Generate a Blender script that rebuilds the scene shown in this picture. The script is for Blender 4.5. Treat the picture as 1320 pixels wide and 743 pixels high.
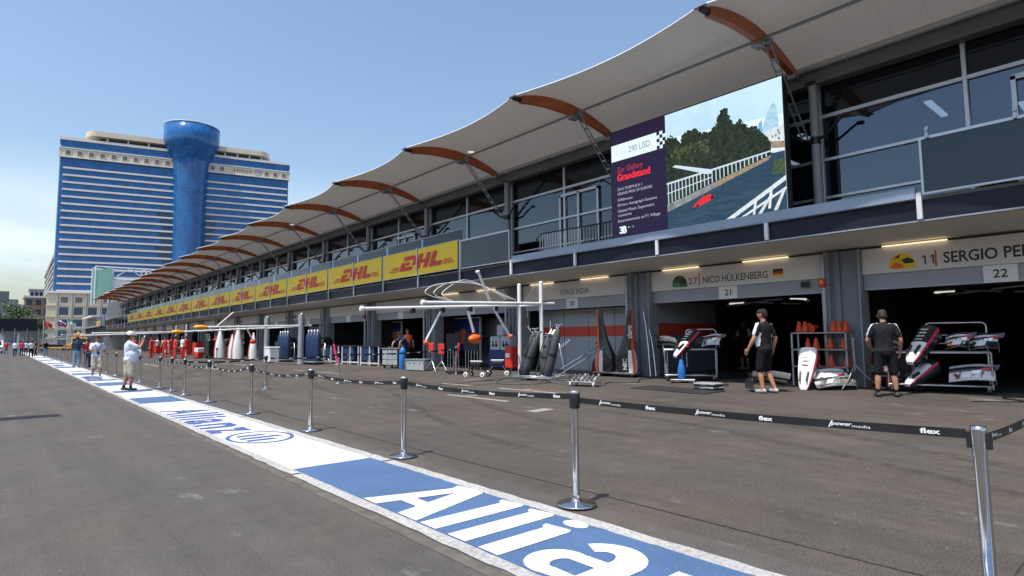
import bpy, bmesh, math, random
from mathutils import Vector, Matrix, Quaternion
import numpy as np
random.seed(7); np.random.seed(7)
for o in list(bpy.data.objects): bpy.data.objects.remove(o)
scene = bpy.context.scene
COL = scene.collection
R = math.radians

# ------------------------------------------------------------------ camera
cam = bpy.data.cameras.new('camera'); cam_o = bpy.data.objects.new('camera', cam); COL.objects.link(cam_o)
cam.sensor_fit = 'HORIZONTAL'; cam.sensor_width = 36.0; cam.lens = 36*766/1320
cam.clip_start = 0.05; cam.clip_end = 9000
_Y = Vector((-660, 71.5, 766)).normalized()
_X = Vector((895, 56.5, 766)); _X = (_X-_Y*_X.dot(_Y)).normalized()
_Z = _X.cross(_Y); _Z = -_Z if _Z.y > 0 else _Z
right = Vector((_X.x, _Y.x, _Z.x)); down = Vector((_X.y, _Y.y, _Z.y)); fwd = Vector((_X.z, _Y.z, _Z.z))
m = Matrix((right, -down, -fwd)).transposed().to_4x4(); m.translation = (0, 0, 1.45)
cam_o.matrix_world = m
scene.camera = cam_o

# ------------------------------------------------------------------ sky and sun
SUN = Vector((-0.42, -0.05, 0.95)).normalized()
world = bpy.data.worlds.new('World'); scene.world = world; world.use_nodes = True
nt = world.node_tree; nt.nodes.clear(); N = nt.nodes.new; L = nt.links.new
sky = N('ShaderNodeTexSky'); sky.sky_type = 'NISHITA'; sky.sun_disc = False
sky.sun_elevation = math.asin(SUN.z); sky.sun_rotation = math.atan2(SUN.x, SUN.y)
sky.air_density = 1.35; sky.dust_density = 2.0; sky.ozone_density = 3.2; sky.altitude = 0
tc = N('ShaderNodeTexCoord'); mp = N('ShaderNodeMapping'); mp.inputs['Scale'].default_value = (1.6, 1.6, 8)
mp.inputs['Location'].default_value = (0.9, 0.4, 0.65)
nz = N('ShaderNodeTexNoise'); nz.inputs['Scale'].default_value = 1.3; nz.inputs['Detail'].default_value = 5; nz.inputs['Roughness'].default_value = .5
cr = N('ShaderNodeValToRGB'); cr.color_ramp.elements[0].position = .38; cr.color_ramp.elements[1].position = .64
sx = N('ShaderNodeSeparateXYZ'); rg = N('ShaderNodeMapRange'); rg.interpolation_type = 'SMOOTHSTEP'
rg.inputs['From Min'].default_value = .28; rg.inputs['From Max'].default_value = .05; rg.inputs['To Min'].default_value = 0; rg.inputs['To Max'].default_value = .8
mu = N('ShaderNodeMath'); mu.operation = 'MULTIPLY'
mx = N('ShaderNodeMix'); mx.data_type = 'RGBA'; mx.inputs['B'].default_value = (7.4, 7.7, 8.4, 1)
bg = N('ShaderNodeBackground'); bg.inputs['Strength'].default_value = .15; out = N('ShaderNodeOutputWorld')
L(tc.outputs['Generated'], mp.inputs['Vector']); L(mp.outputs[0], nz.inputs['Vector']); L(nz.outputs['Fac'], cr.inputs[0])
L(tc.outputs['Generated'], sx.inputs[0]); L(sx.outputs['Z'], rg.inputs['Value']); L(cr.outputs[0], mu.inputs[0]); L(rg.outputs[0], mu.inputs[1])
L(mu.outputs[0], mx.inputs['Factor']); L(sky.outputs[0], mx.inputs['A']); L(mx.outputs['Result'], bg.inputs['Color']); L(bg.outputs[0], out.inputs[0])
sun = bpy.data.lights.new('sun', 'SUN'); sun.energy = 4.0; sun.angle = R(.5); sun.color = (1, .96, .9)
sun_o = bpy.data.objects.new('sun', sun); COL.objects.link(sun_o)
sun_o.rotation_euler = (-SUN).to_track_quat('-Z', 'Y').to_euler(); sun_o.location = (0, 0, 60)
vs = scene.view_settings; vs.view_transform = 'Standard'; vs.look = 'None'; vs.gamma = 1; vs.exposure = 0.32
scene.render.engine = 'CYCLES'; scene.cycles.max_bounces = 7; scene.cycles.transparent_max_bounces = 12
scene.cycles.use_denoising = True

# ------------------------------------------------------------------ helpers
class MB:
    """collects shapes; build() links them as one mesh object"""
    def __init__(s): s.v = []; s.f = []; s.m = []; s.sm = []; s.mats = []
    def mi(s, mat):
        if mat not in s.mats: s.mats.append(mat)
        return s.mats.index(mat)
    def add(s, vs, fs, mat, smooth=False):
        b = len(s.v); k = s.mi(mat); s.v += [tuple(p) for p in vs]
        for f in fs: s.f.append(tuple(b+i for i in f)); s.m.append(k); s.sm.append(smooth)
        return s
    def box(s, x0, x1, y0, y1, z0, z1, mat):
        v = [(x, y, z) for z in (z0, z1) for y in (y0, y1) for x in (x0, x1)]
        return s.add(v, [(0, 2, 3, 1), (4, 5, 7, 6), (0, 1, 5, 4), (2, 6, 7, 3), (0, 4, 6, 2), (1, 3, 7, 5)], mat)
    def bbox(s, x0, x1, y0, y1, z0, z1, mat, b=.02):
        """box with chamfered edges"""
        b = min(b, (x1-x0)*.45, (y1-y0)*.45, (z1-z0)*.45)
        bm = bmesh.new(); bmesh.ops.create_cube(bm, size=1)
        for w in bm.verts: w.co = ((x0+x1)/2+w.co.x*(x1-x0), (y0+y1)/2+w.co.y*(y1-y0), (z0+z1)/2+w.co.z*(z1-z0))
        bmesh.ops.bevel(bm, geom=bm.edges[:], offset=b, segments=1, affect='EDGES')
        bm.verts.index_update(); s.add([w.co[:] for w in bm.verts], [[w.index for w in f.verts] for f in bm.faces], mat); bm.free(); return s
    def obox(s, c, size, mat, rot=None):
        q = rot or Matrix.Identity(3); c = Vector(c); hx, hy, hz = [a/2 for a in size]
        v = [c+q@Vector((x, y, z)) for z in (-hz, hz) for y in (-hy, hy) for x in (-hx, hx)]
        return s.add(v, [(0, 2, 3, 1), (4, 5, 7, 6), (0, 1, 5, 4), (2, 6, 7, 3), (0, 4, 6, 2), (1, 3, 7, 5)], mat)
    def tube(s, p0, p1, r0, mat, r1=None, n=10, caps=True):
        return s.path([p0, p1], [r0, r0 if r1 is None else r1], mat, n, caps)
    def path(s, pts, r, mat, n=8, caps=True):
        pts = [Vector(p) for p in pts]; rs = r if isinstance(r, (list, tuple)) else [r]*len(pts)
        vs = []; prev = None
        for i, p in enumerate(pts):
            t = (pts[min(i+1, len(pts)-1)]-pts[max(i-1, 0)]).normalized()
            if prev is None:
                a = Vector((0, 0, 1)) if abs(t.z) < .9 else Vector((1, 0, 0)); u = t.cross(a).normalized()
            else: u = (prev-t*prev.dot(t)).normalized()
            prev = u; w = t.cross(u)
            vs += [p+(u*math.cos(2*math.pi*k/n)+w*math.sin(2*math.pi*k/n))*rs[i] for k in range(n)]
        fs = []
        for i in range(len(pts)-1):
            for k in range(n): fs.append((i*n+k, i*n+(k+1) % n, (i+1)*n+(k+1) % n, (i+1)*n+k))
        s.add(vs, fs, mat, True)
        if caps:
            s.add(vs[:n], [tuple(reversed(range(n)))], mat); s.add(vs[-n:], [tuple(range(n))], mat)
        return s
    def lathe(s, prof, o, mat, n=16, axis=None):
        o = Vector(o); q = Vector((0, 0, 1)).rotation_difference(Vector(axis)) if axis else Quaternion()
        vs = []; fs = []
        for r, z in prof: vs += [o+q@Vector((r*math.cos(2*math.pi*k/n), r*math.sin(2*math.pi*k/n), z)) for k in range(n)]
        for i in range(len(prof)-1):
            for k in range(n): fs.append((i*n+k, i*n+(k+1) % n, (i+1)*n+(k+1) % n, (i+1)*n+k))
        s.add(vs, fs, mat, True)
        if prof[0][0] > 1e-4: s.add(vs[:n], [tuple(reversed(range(n)))], mat)
        if prof[-1][0] > 1e-4: s.add(vs[-n:], [tuple(range(n))], mat)
        return s
    def ball(s, c, r, mat, n=10, sc=(1, 1, 1)):
        prof = [(max(r*math.sin(math.pi*i/n), 1e-5), -r*math.cos(math.pi*i/n)) for i in range(n+1)]
        b = len(s.v); s.lathe(prof, (0, 0, 0), mat, n+4)
        for i in range(b, len(s.v)):
            x, y, z = s.v[i]; s.v[i] = (c[0]+x*sc[0], c[1]+y*sc[1], c[2]+z*sc[2])
        return s
    def prism(s, poly, o, u, v, mat, d=.004):
        """polygon in the (u,v) plane at o, thickness d along u x v"""
        o, u, v = Vector(o), Vector(u), Vector(v); w = u.cross(v).normalized()
        n = len(poly); A = [o+u*a+v*b for a, b in poly]; B = [p+w*d for p in A]
        fs = [tuple(n+i for i in range(n)), tuple(reversed(range(n)))]+[(i, (i+1) % n, n+(i+1) % n, n+i) for i in range(n)]
        if sum(poly[i][0]*poly[(i+1) % n][1]-poly[(i+1) % n][0]*poly[i][1] for i in range(n)) < 0: fs = [tuple(reversed(f)) for f in fs]
        return s.add(A+B, fs, mat)
    def flat(s, poly, o, u, v, mat):
        o, u, v = Vector(o), Vector(u), Vector(v); f = list(range(len(poly)))
        if sum(poly[i][0]*poly[(i+1) % len(poly)][1]-poly[(i+1) % len(poly)][0]*poly[i][1] for i in f) < 0: f.reverse()
        return s.add([o+u*a+v*b for a, b in poly], [f], mat)
    def loft(s, secs, mat, close=True, smooth=True, caps=True):
        n = len(secs[0]); vs = [p for q in secs for p in q]; fs = []
        for i in range(len(secs)-1):
            for k in range(n if close else n-1): fs.append((i*n+k, i*n+(k+1) % n, (i+1)*n+(k+1) % n, (i+1)*n+k))
        s.add(vs, fs, mat, smooth)
        if caps and close: s.add(secs[0], [tuple(reversed(range(n)))], mat); s.add(secs[-1], [tuple(range(n))], mat)
        return s
    def grid(s, P, mat, smooth=True):
        nu, nv = len(P), len(P[0]); vs = [p for q in P for p in q]
        return s.add(vs, [(i*nv+k, i*nv+k+1, (i+1)*nv+k+1, (i+1)*nv+k) for i in range(nu-1) for k in range(nv-1)], mat, smooth)
    def text(s, st, o, u, v, h, mat, w=None, bold=0.0, center=False, shear=0):
        V, F = text_geo(st, bold); o, u, v = Vector(o), Vector(u), Vector(v)
        x0 = min(p[0] for p in V); x1 = max(p[0] for p in V)
        k = h; kx = k if w is None else w/(x1-x0); off = (x1+x0)/2 if center else x0
        return s.add([o+u*((p[0]-off)*kx+shear*p[1]*k)+v*(p[1]*k) for p in V], F, mat)
    def move(s, d):
        s.v = [(a+d[0], b+d[1], c+d[2]) for a, b, c in s.v]; return s
    def xf(s, M):
        s.v = [tuple(M@Vector(p)) for p in s.v]; return s
    def mesh(s, name):
        me = bpy.data.meshes.new(name); me.from_pydata(s.v, [], s.f)
        for mt in s.mats: me.materials.append(MAT[mt])
        me.polygons.foreach_set('material_index', s.m); me.polygons.foreach_set('use_smooth', s.sm); me.update(); return me
    def build(s, name, parent=None, world=False):
        """parent given: child; world=True: verts are in world space, parent unrotated"""
        if parent is not None and world:
            p = parent.location.copy(); q = parent.parent
            while q is not None: p += q.location; q = q.parent
            s.move(-p)
        o = bpy.data.objects.new(name, s.mesh(name)); COL.objects.link(o)
        if parent is not None: o.parent = parent
        return o
_tx = {}
def text_geo(st, bold=0.0):
    if (st, bold) in _tx: return _tx[(st, bold)]
    cu = bpy.data.curves.new('t', 'FONT'); cu.body = st; cu.size = 1.0; cu.offset = bold; cu.resolution_u = 3
    ob = bpy.data.objects.new('t', cu); me = bpy.data.meshes.new_from_object(ob)
    V = [(p.co.x/.70, p.co.y/.70) for p in me.vertices]; F = [tuple(p.vertices) for p in me.polygons]
    bpy.data.objects.remove(ob); bpy.data.curves.remove(cu); bpy.data.meshes.remove(me)
    _tx[(st, bold)] = (V, F); return V, F
def tag(o, label=None, cat=None, group=None, kind=None):
    if label: o['label'] = label
    if cat: o['category'] = cat
    if group: o['group'] = group
    if kind: o['kind'] = kind
    return o
def empty(name, loc, rz=0, label=None, cat=None, group=None):
    o = bpy.data.objects.new(name, None); COL.objects.link(o); o.location = loc; o.rotation_euler = (0, 0, rz); o.empty_display_size = .2
    return tag(o, label, cat, group)
KIDS = {}
def copy_tree(o, parent=None):
    c = o.copy(); COL.objects.link(c); c.parent = parent
    for ch in list(o.children): copy_tree(ch, c)
    return c
def share(src, name, parent, loc=(0, 0, 0), rot=(0, 0, 0), sc=(1, 1, 1)):
    o = bpy.data.objects.new(name, src); COL.objects.link(o); o.parent = parent; o.location = loc; o.rotation_euler = rot; o.scale = sc; return o
ORD = 'first second third fourth fifth sixth seventh eighth ninth tenth eleventh twelfth thirteenth fourteenth fifteenth sixteenth seventeenth eighteenth nineteenth twentieth'.split()
def gz(x): return 0.0 if x < 4 else (.022*(min(x, 15.4)-4))

# ------------------------------------------------------------------ materials
MAT = {}
def mat(name, col, rough=.5, metal=0, var=.12, vs=3.0, bump=0, bs=60, emit=None, es=1.0, spec=.5, coat=0, detail=4):
    mt = bpy.data.materials.new(name); mt.use_nodes = True; nt = mt.node_tree; b = nt.nodes['Principled BSDF']
    b.inputs['Roughness'].default_value = rough; b.inputs['Metallic'].default_value = metal; b.inputs['Specular IOR Level'].default_value = spec
    b.inputs['Coat Weight'].default_value = coat; b.inputs['Base Color'].default_value = (*col, 1)
    if emit: b.inputs['Emission Color'].default_value = (*emit, 1); b.inputs['Emission Strength'].default_value = es
    if var:
        tcn = nt.nodes.new('ShaderNodeTexCoord'); n1 = nt.nodes.new('ShaderNodeTexNoise'); n1.inputs['Scale'].default_value = vs; n1.inputs['Detail'].default_value = detail
        r = nt.nodes.new('ShaderNodeMapRange'); r.inputs['From Min'].default_value = .3; r.inputs['From Max'].default_value = .7; r.inputs['To Min'].default_value = 1-var; r.inputs['To Max'].default_value = 1+var
        h = nt.nodes.new('ShaderNodeVectorMath'); h.operation = 'SCALE'; h.inputs[0].default_value = col
        nt.links.new(tcn.outputs['Object'], n1.inputs['Vector']); nt.links.new(n1.outputs['Fac'], r.inputs['Value']); nt.links.new(r.outputs[0], h.inputs['Scale']); nt.links.new(h.outputs[0], b.inputs['Base Color'])
        rr = nt.nodes.new('ShaderNodeMapRange'); rr.inputs['From Min'].default_value = .3; rr.inputs['From Max'].default_value = .7
        rr.inputs['To Min'].default_value = max(rough-.08, .02); rr.inputs['To Max'].default_value = min(rough+.08, 1); nt.links.new(n1.outputs['Fac'], rr.inputs['Value']); nt.links.new(rr.outputs[0], b.inputs['Roughness'])
        if bump:
            n2 = nt.nodes.new('ShaderNodeTexNoise'); n2.inputs['Scale'].default_value = bs; n2.inputs['Detail'].default_value = 3
            bp = nt.nodes.new('ShaderNodeBump'); bp.inputs['Strength'].default_value = bump; bp.inputs['Distance'].default_value = .02
            nt.links.new(tcn.outputs['Object'], n2.inputs['Vector']); nt.links.new(n2.outputs['Fac'], bp.inputs['Height']); nt.links.new(bp.outputs[0], b.inputs['Normal'])
    MAT[name] = mt; return mt
def glass(name, tint, trans, rough=.02, ior=1.5):
    mt = bpy.data.materials.new(name); mt.use_nodes = True; nt = mt.node_tree; nt.nodes.clear()
    o = nt.nodes.new('ShaderNodeOutputMaterial'); t = nt.nodes.new('ShaderNodeBsdfTransparent'); t.inputs[0].default_value = (*tint, 1)
    d = nt.nodes.new('ShaderNodeBsdfDiffuse'); d.inputs[0].default_value = (.02, .025, .03, 1)
    m1 = nt.nodes.new('ShaderNodeMixShader'); m1.inputs[0].default_value = trans
    g = nt.nodes.new('ShaderNodeBsdfGlossy'); g.inputs['Roughness'].default_value = rough; g.inputs[0].default_value = (.74, .87, 1, 1); f = nt.nodes.new('ShaderNodeFresnel'); f.inputs[0].default_value = ior
    # slight waviness of the panes
    tc = nt.nodes.new('ShaderNodeTexCoord'); n = nt.nodes.new('ShaderNodeTexNoise'); n.inputs['Scale'].default_value = .8; bp = nt.nodes.new('ShaderNodeBump'); bp.inputs['Strength'].default_value = .04; bp.inputs['Distance'].default_value = .1
    nt.links.new(tc.outputs['Object'], n.inputs['Vector']); nt.links.new(n.outputs['Fac'], bp.inputs['Height']); nt.links.new(bp.outputs[0], g.inputs['Normal'])
    m2 = nt.nodes.new('ShaderNodeMixShader'); nt.links.new(f.outputs[0], m2.inputs[0])
    nt.links.new(d.outputs[0], m1.inputs[1]); nt.links.new(t.outputs[0], m1.inputs[2]); nt.links.new(m1.outputs[0], m2.inputs[1]); nt.links.new(g.outputs[0], m2.inputs[2]); nt.links.new(m2.outputs[0], o.inputs[0])
    MAT[name] = mt
def asphalt(name, base, warm):
    mt = bpy.data.materials.new(name); mt.use_nodes = True; nt = mt.node_tree; b = nt.nodes['Principled BSDF']; n = nt.nodes.new; l = nt.links.new
    g = n('ShaderNodeNewGeometry')
    def noise(sc, det, mapping=None, rgh=.5):
        t = n('ShaderNodeTexNoise'); t.inputs['Scale'].default_value = sc; t.inputs['Detail'].default_value = det; t.inputs['Roughness'].default_value = rgh
        if mapping: mpn = n('ShaderNodeMapping'); mpn.inputs['Scale'].default_value = mapping; l(g.outputs['Position'], mpn.inputs[0]); l(mpn.outputs[0], t.inputs['Vector'])
        else: l(g.outputs['Position'], t.inputs['Vector'])
        return t.outputs['Fac']
    def rng(x, a, c, lo, hi):
        r = n('ShaderNodeMapRange'); r.inputs['From Min'].default_value = a; r.inputs['From Max'].default_value = c; r.inputs['To Min'].default_value = lo; r.inputs['To Max'].default_value = hi; l(x, r.inputs['Value']); return r.outputs[0]
    def mul(a, c):
        q = n('ShaderNodeMath'); q.operation = 'MULTIPLY'; l(a, q.inputs[0]); l(c, q.inputs[1]); return q.outputs[0]
    big = rng(noise(.35, 5, None, .6), .3, .7, .88, 1.12)
    streak = rng(noise(1.0, 6, (2.2, .08, 1), .65), .3, .7, .84, 1.16)          # along the lane
    mid = rng(noise(3.2, 8, None, .72), .25, .75, .83, 1.17)
    fine = rng(noise(70, 4, None, .75), .3, .72, .5, 1.6)
    k = mul(mul(big, streak), mul(mid, fine))
    cA = n('ShaderNodeVectorMath'); cA.operation = 'SCALE'; l(k, cA.inputs['Scale'])
    mixc = n('ShaderNodeMix'); mixc.data_type = 'RGBA'; mixc.inputs['A'].default_value = (*base, 1); mixc.inputs['B'].default_value = (*warm, 1)
    l(rng(noise(.5, 4), .4, .65, 0, 1), mixc.inputs['Factor']); l(mixc.outputs['Result'], cA.inputs[0])
    # pale worn scuffs
    sc = rng(noise(.9, 9, (1, .55, 1), .75), .60, .69, 0, .46)
    sp = rng(noise(9, 6, None, .75), .70, .74, 0, .38)
    vo = n('ShaderNodeTexVoronoi'); vo.inputs['Scale'].default_value = 7; l(g.outputs['Position'], vo.inputs['Vector']); chips = rng(vo.outputs['Distance'], .045, .085, .6, 0)   # pale chips and grit
    gate = rng(noise(1.7, 3), .52, .60, 0, 1); chips = mul(chips, gate)
    mB = n('ShaderNodeMath'); mB.operation = 'MAXIMUM'; l(sc, mB.inputs[0]); l(sp, mB.inputs[1])
    mA = n('ShaderNodeMath'); mA.operation = 'MAXIMUM'; l(mB.outputs[0], mA.inputs[0]); l(chips, mA.inputs[1])
    m2 = n('ShaderNodeMix'); m2.data_type = 'RGBA'; m2.inputs['B'].default_value = (.30, .295, .28, 1); l(mA.outputs[0], m2.inputs['Factor']); l(cA.outputs[0], m2.inputs['A'])
    # dark oil and rubber marks
    oil = rng(noise(1.2, 6, (1.6, .16, 1), .6), .58, .72, 0, .3)
    m3 = n('ShaderNodeMix'); m3.data_type = 'RGBA'; m3.inputs['B'].default_value = (.045, .043, .042, 1); l(oil, m3.inputs['Factor']); l(m2.outputs['Result'], m3.inputs['A'])
    l(m3.outputs['Result'], b.inputs['Base Color'])
    b.inputs['Roughness'].default_value = .85; b.inputs['Specular IOR Level'].default_value = .3
    bp = n('ShaderNodeBump'); bp.inputs['Strength'].default_value = .5; bp.inputs['Distance'].default_value = .006; l(noise(120, 3), bp.inputs['Height']); l(bp.outputs[0], b.inputs['Normal'])
    MAT[name] = mt
def paint(name, col, worn, amt, sc=14):
    """road paint with worn, dirty patches showing the ground colour"""
    mt = bpy.data.materials.new(name); mt.use_nodes = True; nt = mt.node_tree; b = nt.nodes['Principled BSDF']; n = nt.nodes.new; l = nt.links.new
    g = n('ShaderNodeNewGeometry'); t = n('ShaderNodeTexNoise'); t.inputs['Scale'].default_value = sc; t.inputs['Detail'].default_value = 9; t.inputs['Roughness'].default_value = .72
    r = n('ShaderNodeMapRange'); r.inputs['From Min'].default_value = .62-amt*.3; r.inputs['From Max'].default_value = .74-amt*.1; l(g.outputs['Position'], t.inputs['Vector']); l(t.outputs['Fac'], r.inputs['Value'])
    t2 = n('ShaderNodeTexNoise'); t2.inputs['Scale'].default_value = 1.1; t2.inputs['Detail'].default_value = 5; r2 = n('ShaderNodeMapRange'); r2.inputs['From Min'].default_value = .3; r2.inputs['From Max'].default_value = .7; r2.inputs['To Min'].default_value = .82; r2.inputs['To Max'].default_value = 1.08
    l(g.outputs['Position'], t2.inputs['Vector']); l(t2.outputs['Fac'], r2.inputs['Value'])
    s = n('ShaderNodeVectorMath'); s.operation = 'SCALE'; s.inputs[0].default_value = col; l(r2.outputs[0], s.inputs['Scale'])
    m = n('ShaderNodeMix'); m.data_type = 'RGBA'; m.inputs['B'].default_value = (*worn, 1)
    tg = n('ShaderNodeTexNoise'); tg.inputs['Scale'].default_value = 85; tg.inputs['Detail'].default_value = 3; rg_ = n('ShaderNodeMapRange'); rg_.inputs['From Min'].default_value = .52; rg_.inputs['From Max'].default_value = .66; rg_.inputs['To Max'].default_value = .5; l(g.outputs['Position'], tg.inputs['Vector']); l(tg.outputs['Fac'], rg_.inputs['Value'])   # grain of the asphalt through the paint
    mxx = n('ShaderNodeMath'); mxx.operation = 'MAXIMUM'; l(r.outputs[0], mxx.inputs[0]); l(rg_.outputs[0], mxx.inputs[1]); l(mxx.outputs[0], m.inputs['Factor']); l(s.outputs[0], m.inputs['A']); l(m.outputs['Result'], b.inputs['Base Color'])
    b.inputs['Roughness'].default_value = .6
    t3 = n('ShaderNodeTexNoise'); t3.inputs['Scale'].default_value = 110; bp = n('ShaderNodeBump'); bp.inputs['Strength'].default_value = .3; bp.inputs['Distance'].default_value = .004; l(g.outputs['Position'], t3.inputs['Vector']); l(t3.outputs['Fac'], bp.inputs['Height']); l(bp.outputs[0], b.inputs['Normal'])
    MAT[name] = mt
asphalt('asphalt_lane', (.083, .075, .069), (.095, .081, .069))
asphalt('asphalt_apron', (.073, .063, .055), (.088, .073, .060))
paint('paint_white', (.76, .76, .755), (.40, .39, .38), .2, 9)
paint('paint_blue', (.062, .130, .265), (.15, .19, .25), .2, 22)
paint('paint_navy', (.05, .095, .30), (.2, .24, .4), .1, 20)
paint('edge_white', (.50, .49, .47), (.19, .18, .17), .5, 24)
paint('paint_faded', (.40, .39, .37), (.11, .10, .09), .7, 12)
paint('paint_yellow', (.55, .42, .16), (.13, .12, .11), .5, 12)
mat('seam', (.075, .07, .065), .9)
mat('dirt', (.112, .098, .080), .95, var=.3, vs=5)
mat('metal_grey', (.36, .38, .40), .4, .6)
mat('paint_grey', (.30, .32, .35), .5, 0, .1, 1.5)
mat('pillar_grey', (.17, .19, .22), .5, 0, .12, 1.5)
mat('soffit', (.64, .60, .545), .6, 0, .06, .6)
mat('sign_board', (.68, .66, .635), .5, 0, .05, .8)
mat('shutter', (.34, .36, .395), .5, 0, .07, .8)
mat('navy_panel', (.010, .013, .024), .5, 0, .2, 1, spec=.25)
mat('rail_blue', (.27, .33, .42), .45, .2, .1, 1)
mat('frame_alu', (.48, .50, .53), .35, .6, .1, 2)
mat('post_white', (.66, .67, .68), .4, 0, .1, 3)
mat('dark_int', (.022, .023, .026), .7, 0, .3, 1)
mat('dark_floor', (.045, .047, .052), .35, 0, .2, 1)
mat('black', (.012, .012, .013), .45, 0, .2, 4)
mat('black_matte', (.02, .02, .022), .8, 0, .2, 4)
mat('rubber', (.018, .018, .018), .75, 0, .2, 6)
mat('text_dark', (.035, .035, .04), .6, 0)
mat('text_red', (.62, .06, .03), .5, 0)
mat('eave', (.11, .115, .12), .5, 0, .2, 1)
mat('eave_tube', (.45, .45, .44), .4, .3)
mat('strut', (.30, .32, .33), .4, .6)
mat('white', (.78, .78, .77), .4, 0, .06, 2)
mat('white_gloss', (.8, .8, .8), .18, 0, .04, 2, coat=.5)
mat('chrome', (.62, .62, .63), .12, 1, .05, 5)
mat('steel', (.55, .56, .57), .28, .9, .1, 5)
mat('bag_grey', (.055, .06, .068), .75, 0, .25, 6, .3, 30)
mat('cone_orange', (.55, .06, .01), .5, 0, .12, 6)
mat('orange', (.85, .13, .015), .45, 0, .12, 6)
mat('amber', (.85, .36, .02), .45, 0, .1, 6)
mat('red', (.62, .035, .025), .4, 0, .1, 5)
mat('red_stripe', (.66, .065, .03), .45, 0, .08, 2)
mat('panel_wall', (.40, .425, .46), .4, 0, .08, 1)
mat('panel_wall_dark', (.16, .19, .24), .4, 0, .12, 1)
mat('blue_bottle', (.012, .035, .10), .4, 0, .2, 4)
mat('blue_bright', (.03, .17, .50), .35, 0, .15, 4)
mat('banner_blue', (.015, .03, .16), .45, 0, .2, 2)
mat('banner_orange', (.62, .13, .03), .5, 0, .4, 2)
mat('pink', (.62, .05, .12), .4, 0, .1, 5)
mat('carbon', (.02, .021, .023), .3, 0, .3, 20, coat=.4)
mat('grey_box', (.33, .36, .37), .5, 0, .12, 3)
mat('hdr_yellow', (.80, .56, .012), .5, 0, .06, 1)
mat('hdr_red', (.58, .02, .02), .5, 0, .06, 1)
mat('light_strip', (.9, .8, .6), .5, 0, 0, emit=(1, .80, .50), es=1.0)
mat('lamp_white', (.9, .9, .9), .5, 0, 0, emit=(1, .93, .8), es=.55)
mat('lamp_panel', (.9, .9, .9), .5, 0, 0, emit=(1, .9, .75), es=2.6)
mat('wood_orange', (.46, .115, .03), .42, 0, .25, 2.5, .15, 25)
mat('skin', (.43, .205, .125), .5, 0, .08, 8)
mat('skin_tan', (.36, .16, .10), .5, 0, .08, 8)
mat('hair_dark', (.028, .02, .016), .7, 0, .3, 40, .5, 90)
mat('hair_brown', (.022, .014, .009), .85, 0, .3, 40, .5, 90)
mat('cloth_black', (.013, .013, .016), .85, 0, .2, 10, .3, 25, spec=.12)
mat('cloth_grey', (.02, .02, .024), .85, 0, .15, 10, .3, 25, spec=.12)
mat('cloth_white', (.72, .73, .76), .8, 0, .06, 6, .35, 16)
mat('cloth_pale', (.58, .66, .78), .8, 0, .08, 6, .35, 16)
mat('cloth_navy', (.03, .05, .10), .85, 0, .2, 8, .3, 16, spec=.12)
mat('cloth_jeans', (.13, .24, .36), .85, 0, .25, 6, .3, 18)
mat('cloth_khaki', (.47, .42, .33), .85, 0, .16, 6, .4, 16)
mat('cloth_red', (.62, .03, .025), .8, 0, .15, 6, .3, 16)
mat('cloth_maroon', (.20, .02, .03), .8, 0, .15, 6, .3, 16, spec=.12)
mat('shoe_dark', (.05, .045, .042), .7)
mat('shoe_white', (.36, .36, .37), .6)
mat('leaf', (.06, .105, .03), .6, 0, .35, .6)
mat('leaf_dark', (.042, .07, .028), .6, 0, .35, .6)
mat('bark', (.10, .075, .05), .9)
mat('h_band', (.66, .64, .60), .6, 0, .05, .1)
mat('h_cream', (.62, .54, .42), .7, 0, .08, .1)
mat('h_cream_dark', (.50, .42, .32), .7, 0, .1, .1)
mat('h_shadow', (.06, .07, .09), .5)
mat('h_win', (.012, .03, .075), .12, 0, .3, .3)
mat('h_dark_reflect', (.010, .045, .12), .12, 0, .3, .3)
mat('h_win_brown', (.16, .13, .11), .3, 0, .2, .3)
mat('h_teal', (.18, .42, .46), .25, .1)
mat('yellow_truck', (.75, .46, .02), .35, 0, .06, 2, coat=.5)
mat('concrete', (.42, .41, .39), .8, 0, .15, .4)
mat('conc_white', (.66, .65, .63), .8, 0, .1, .4)
mat('roof_brown', (.28, .2, .15), .8, 0, .2, .5)
mat('green_panel', (.20, .42, .33), .5, 0, .2, .3)
mat('green_glass', (.13, .2, .2), .25, 0, .2, .5)
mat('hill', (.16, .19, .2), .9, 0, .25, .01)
mat('mesh_grey', (.40, .42, .43), .6, .3)
mat('flag_red', (.6, .05, .05), .8); mat('flag_blue', (.05, .08, .35), .8); mat('flag_green', (.05, .3, .2), .8)
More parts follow.
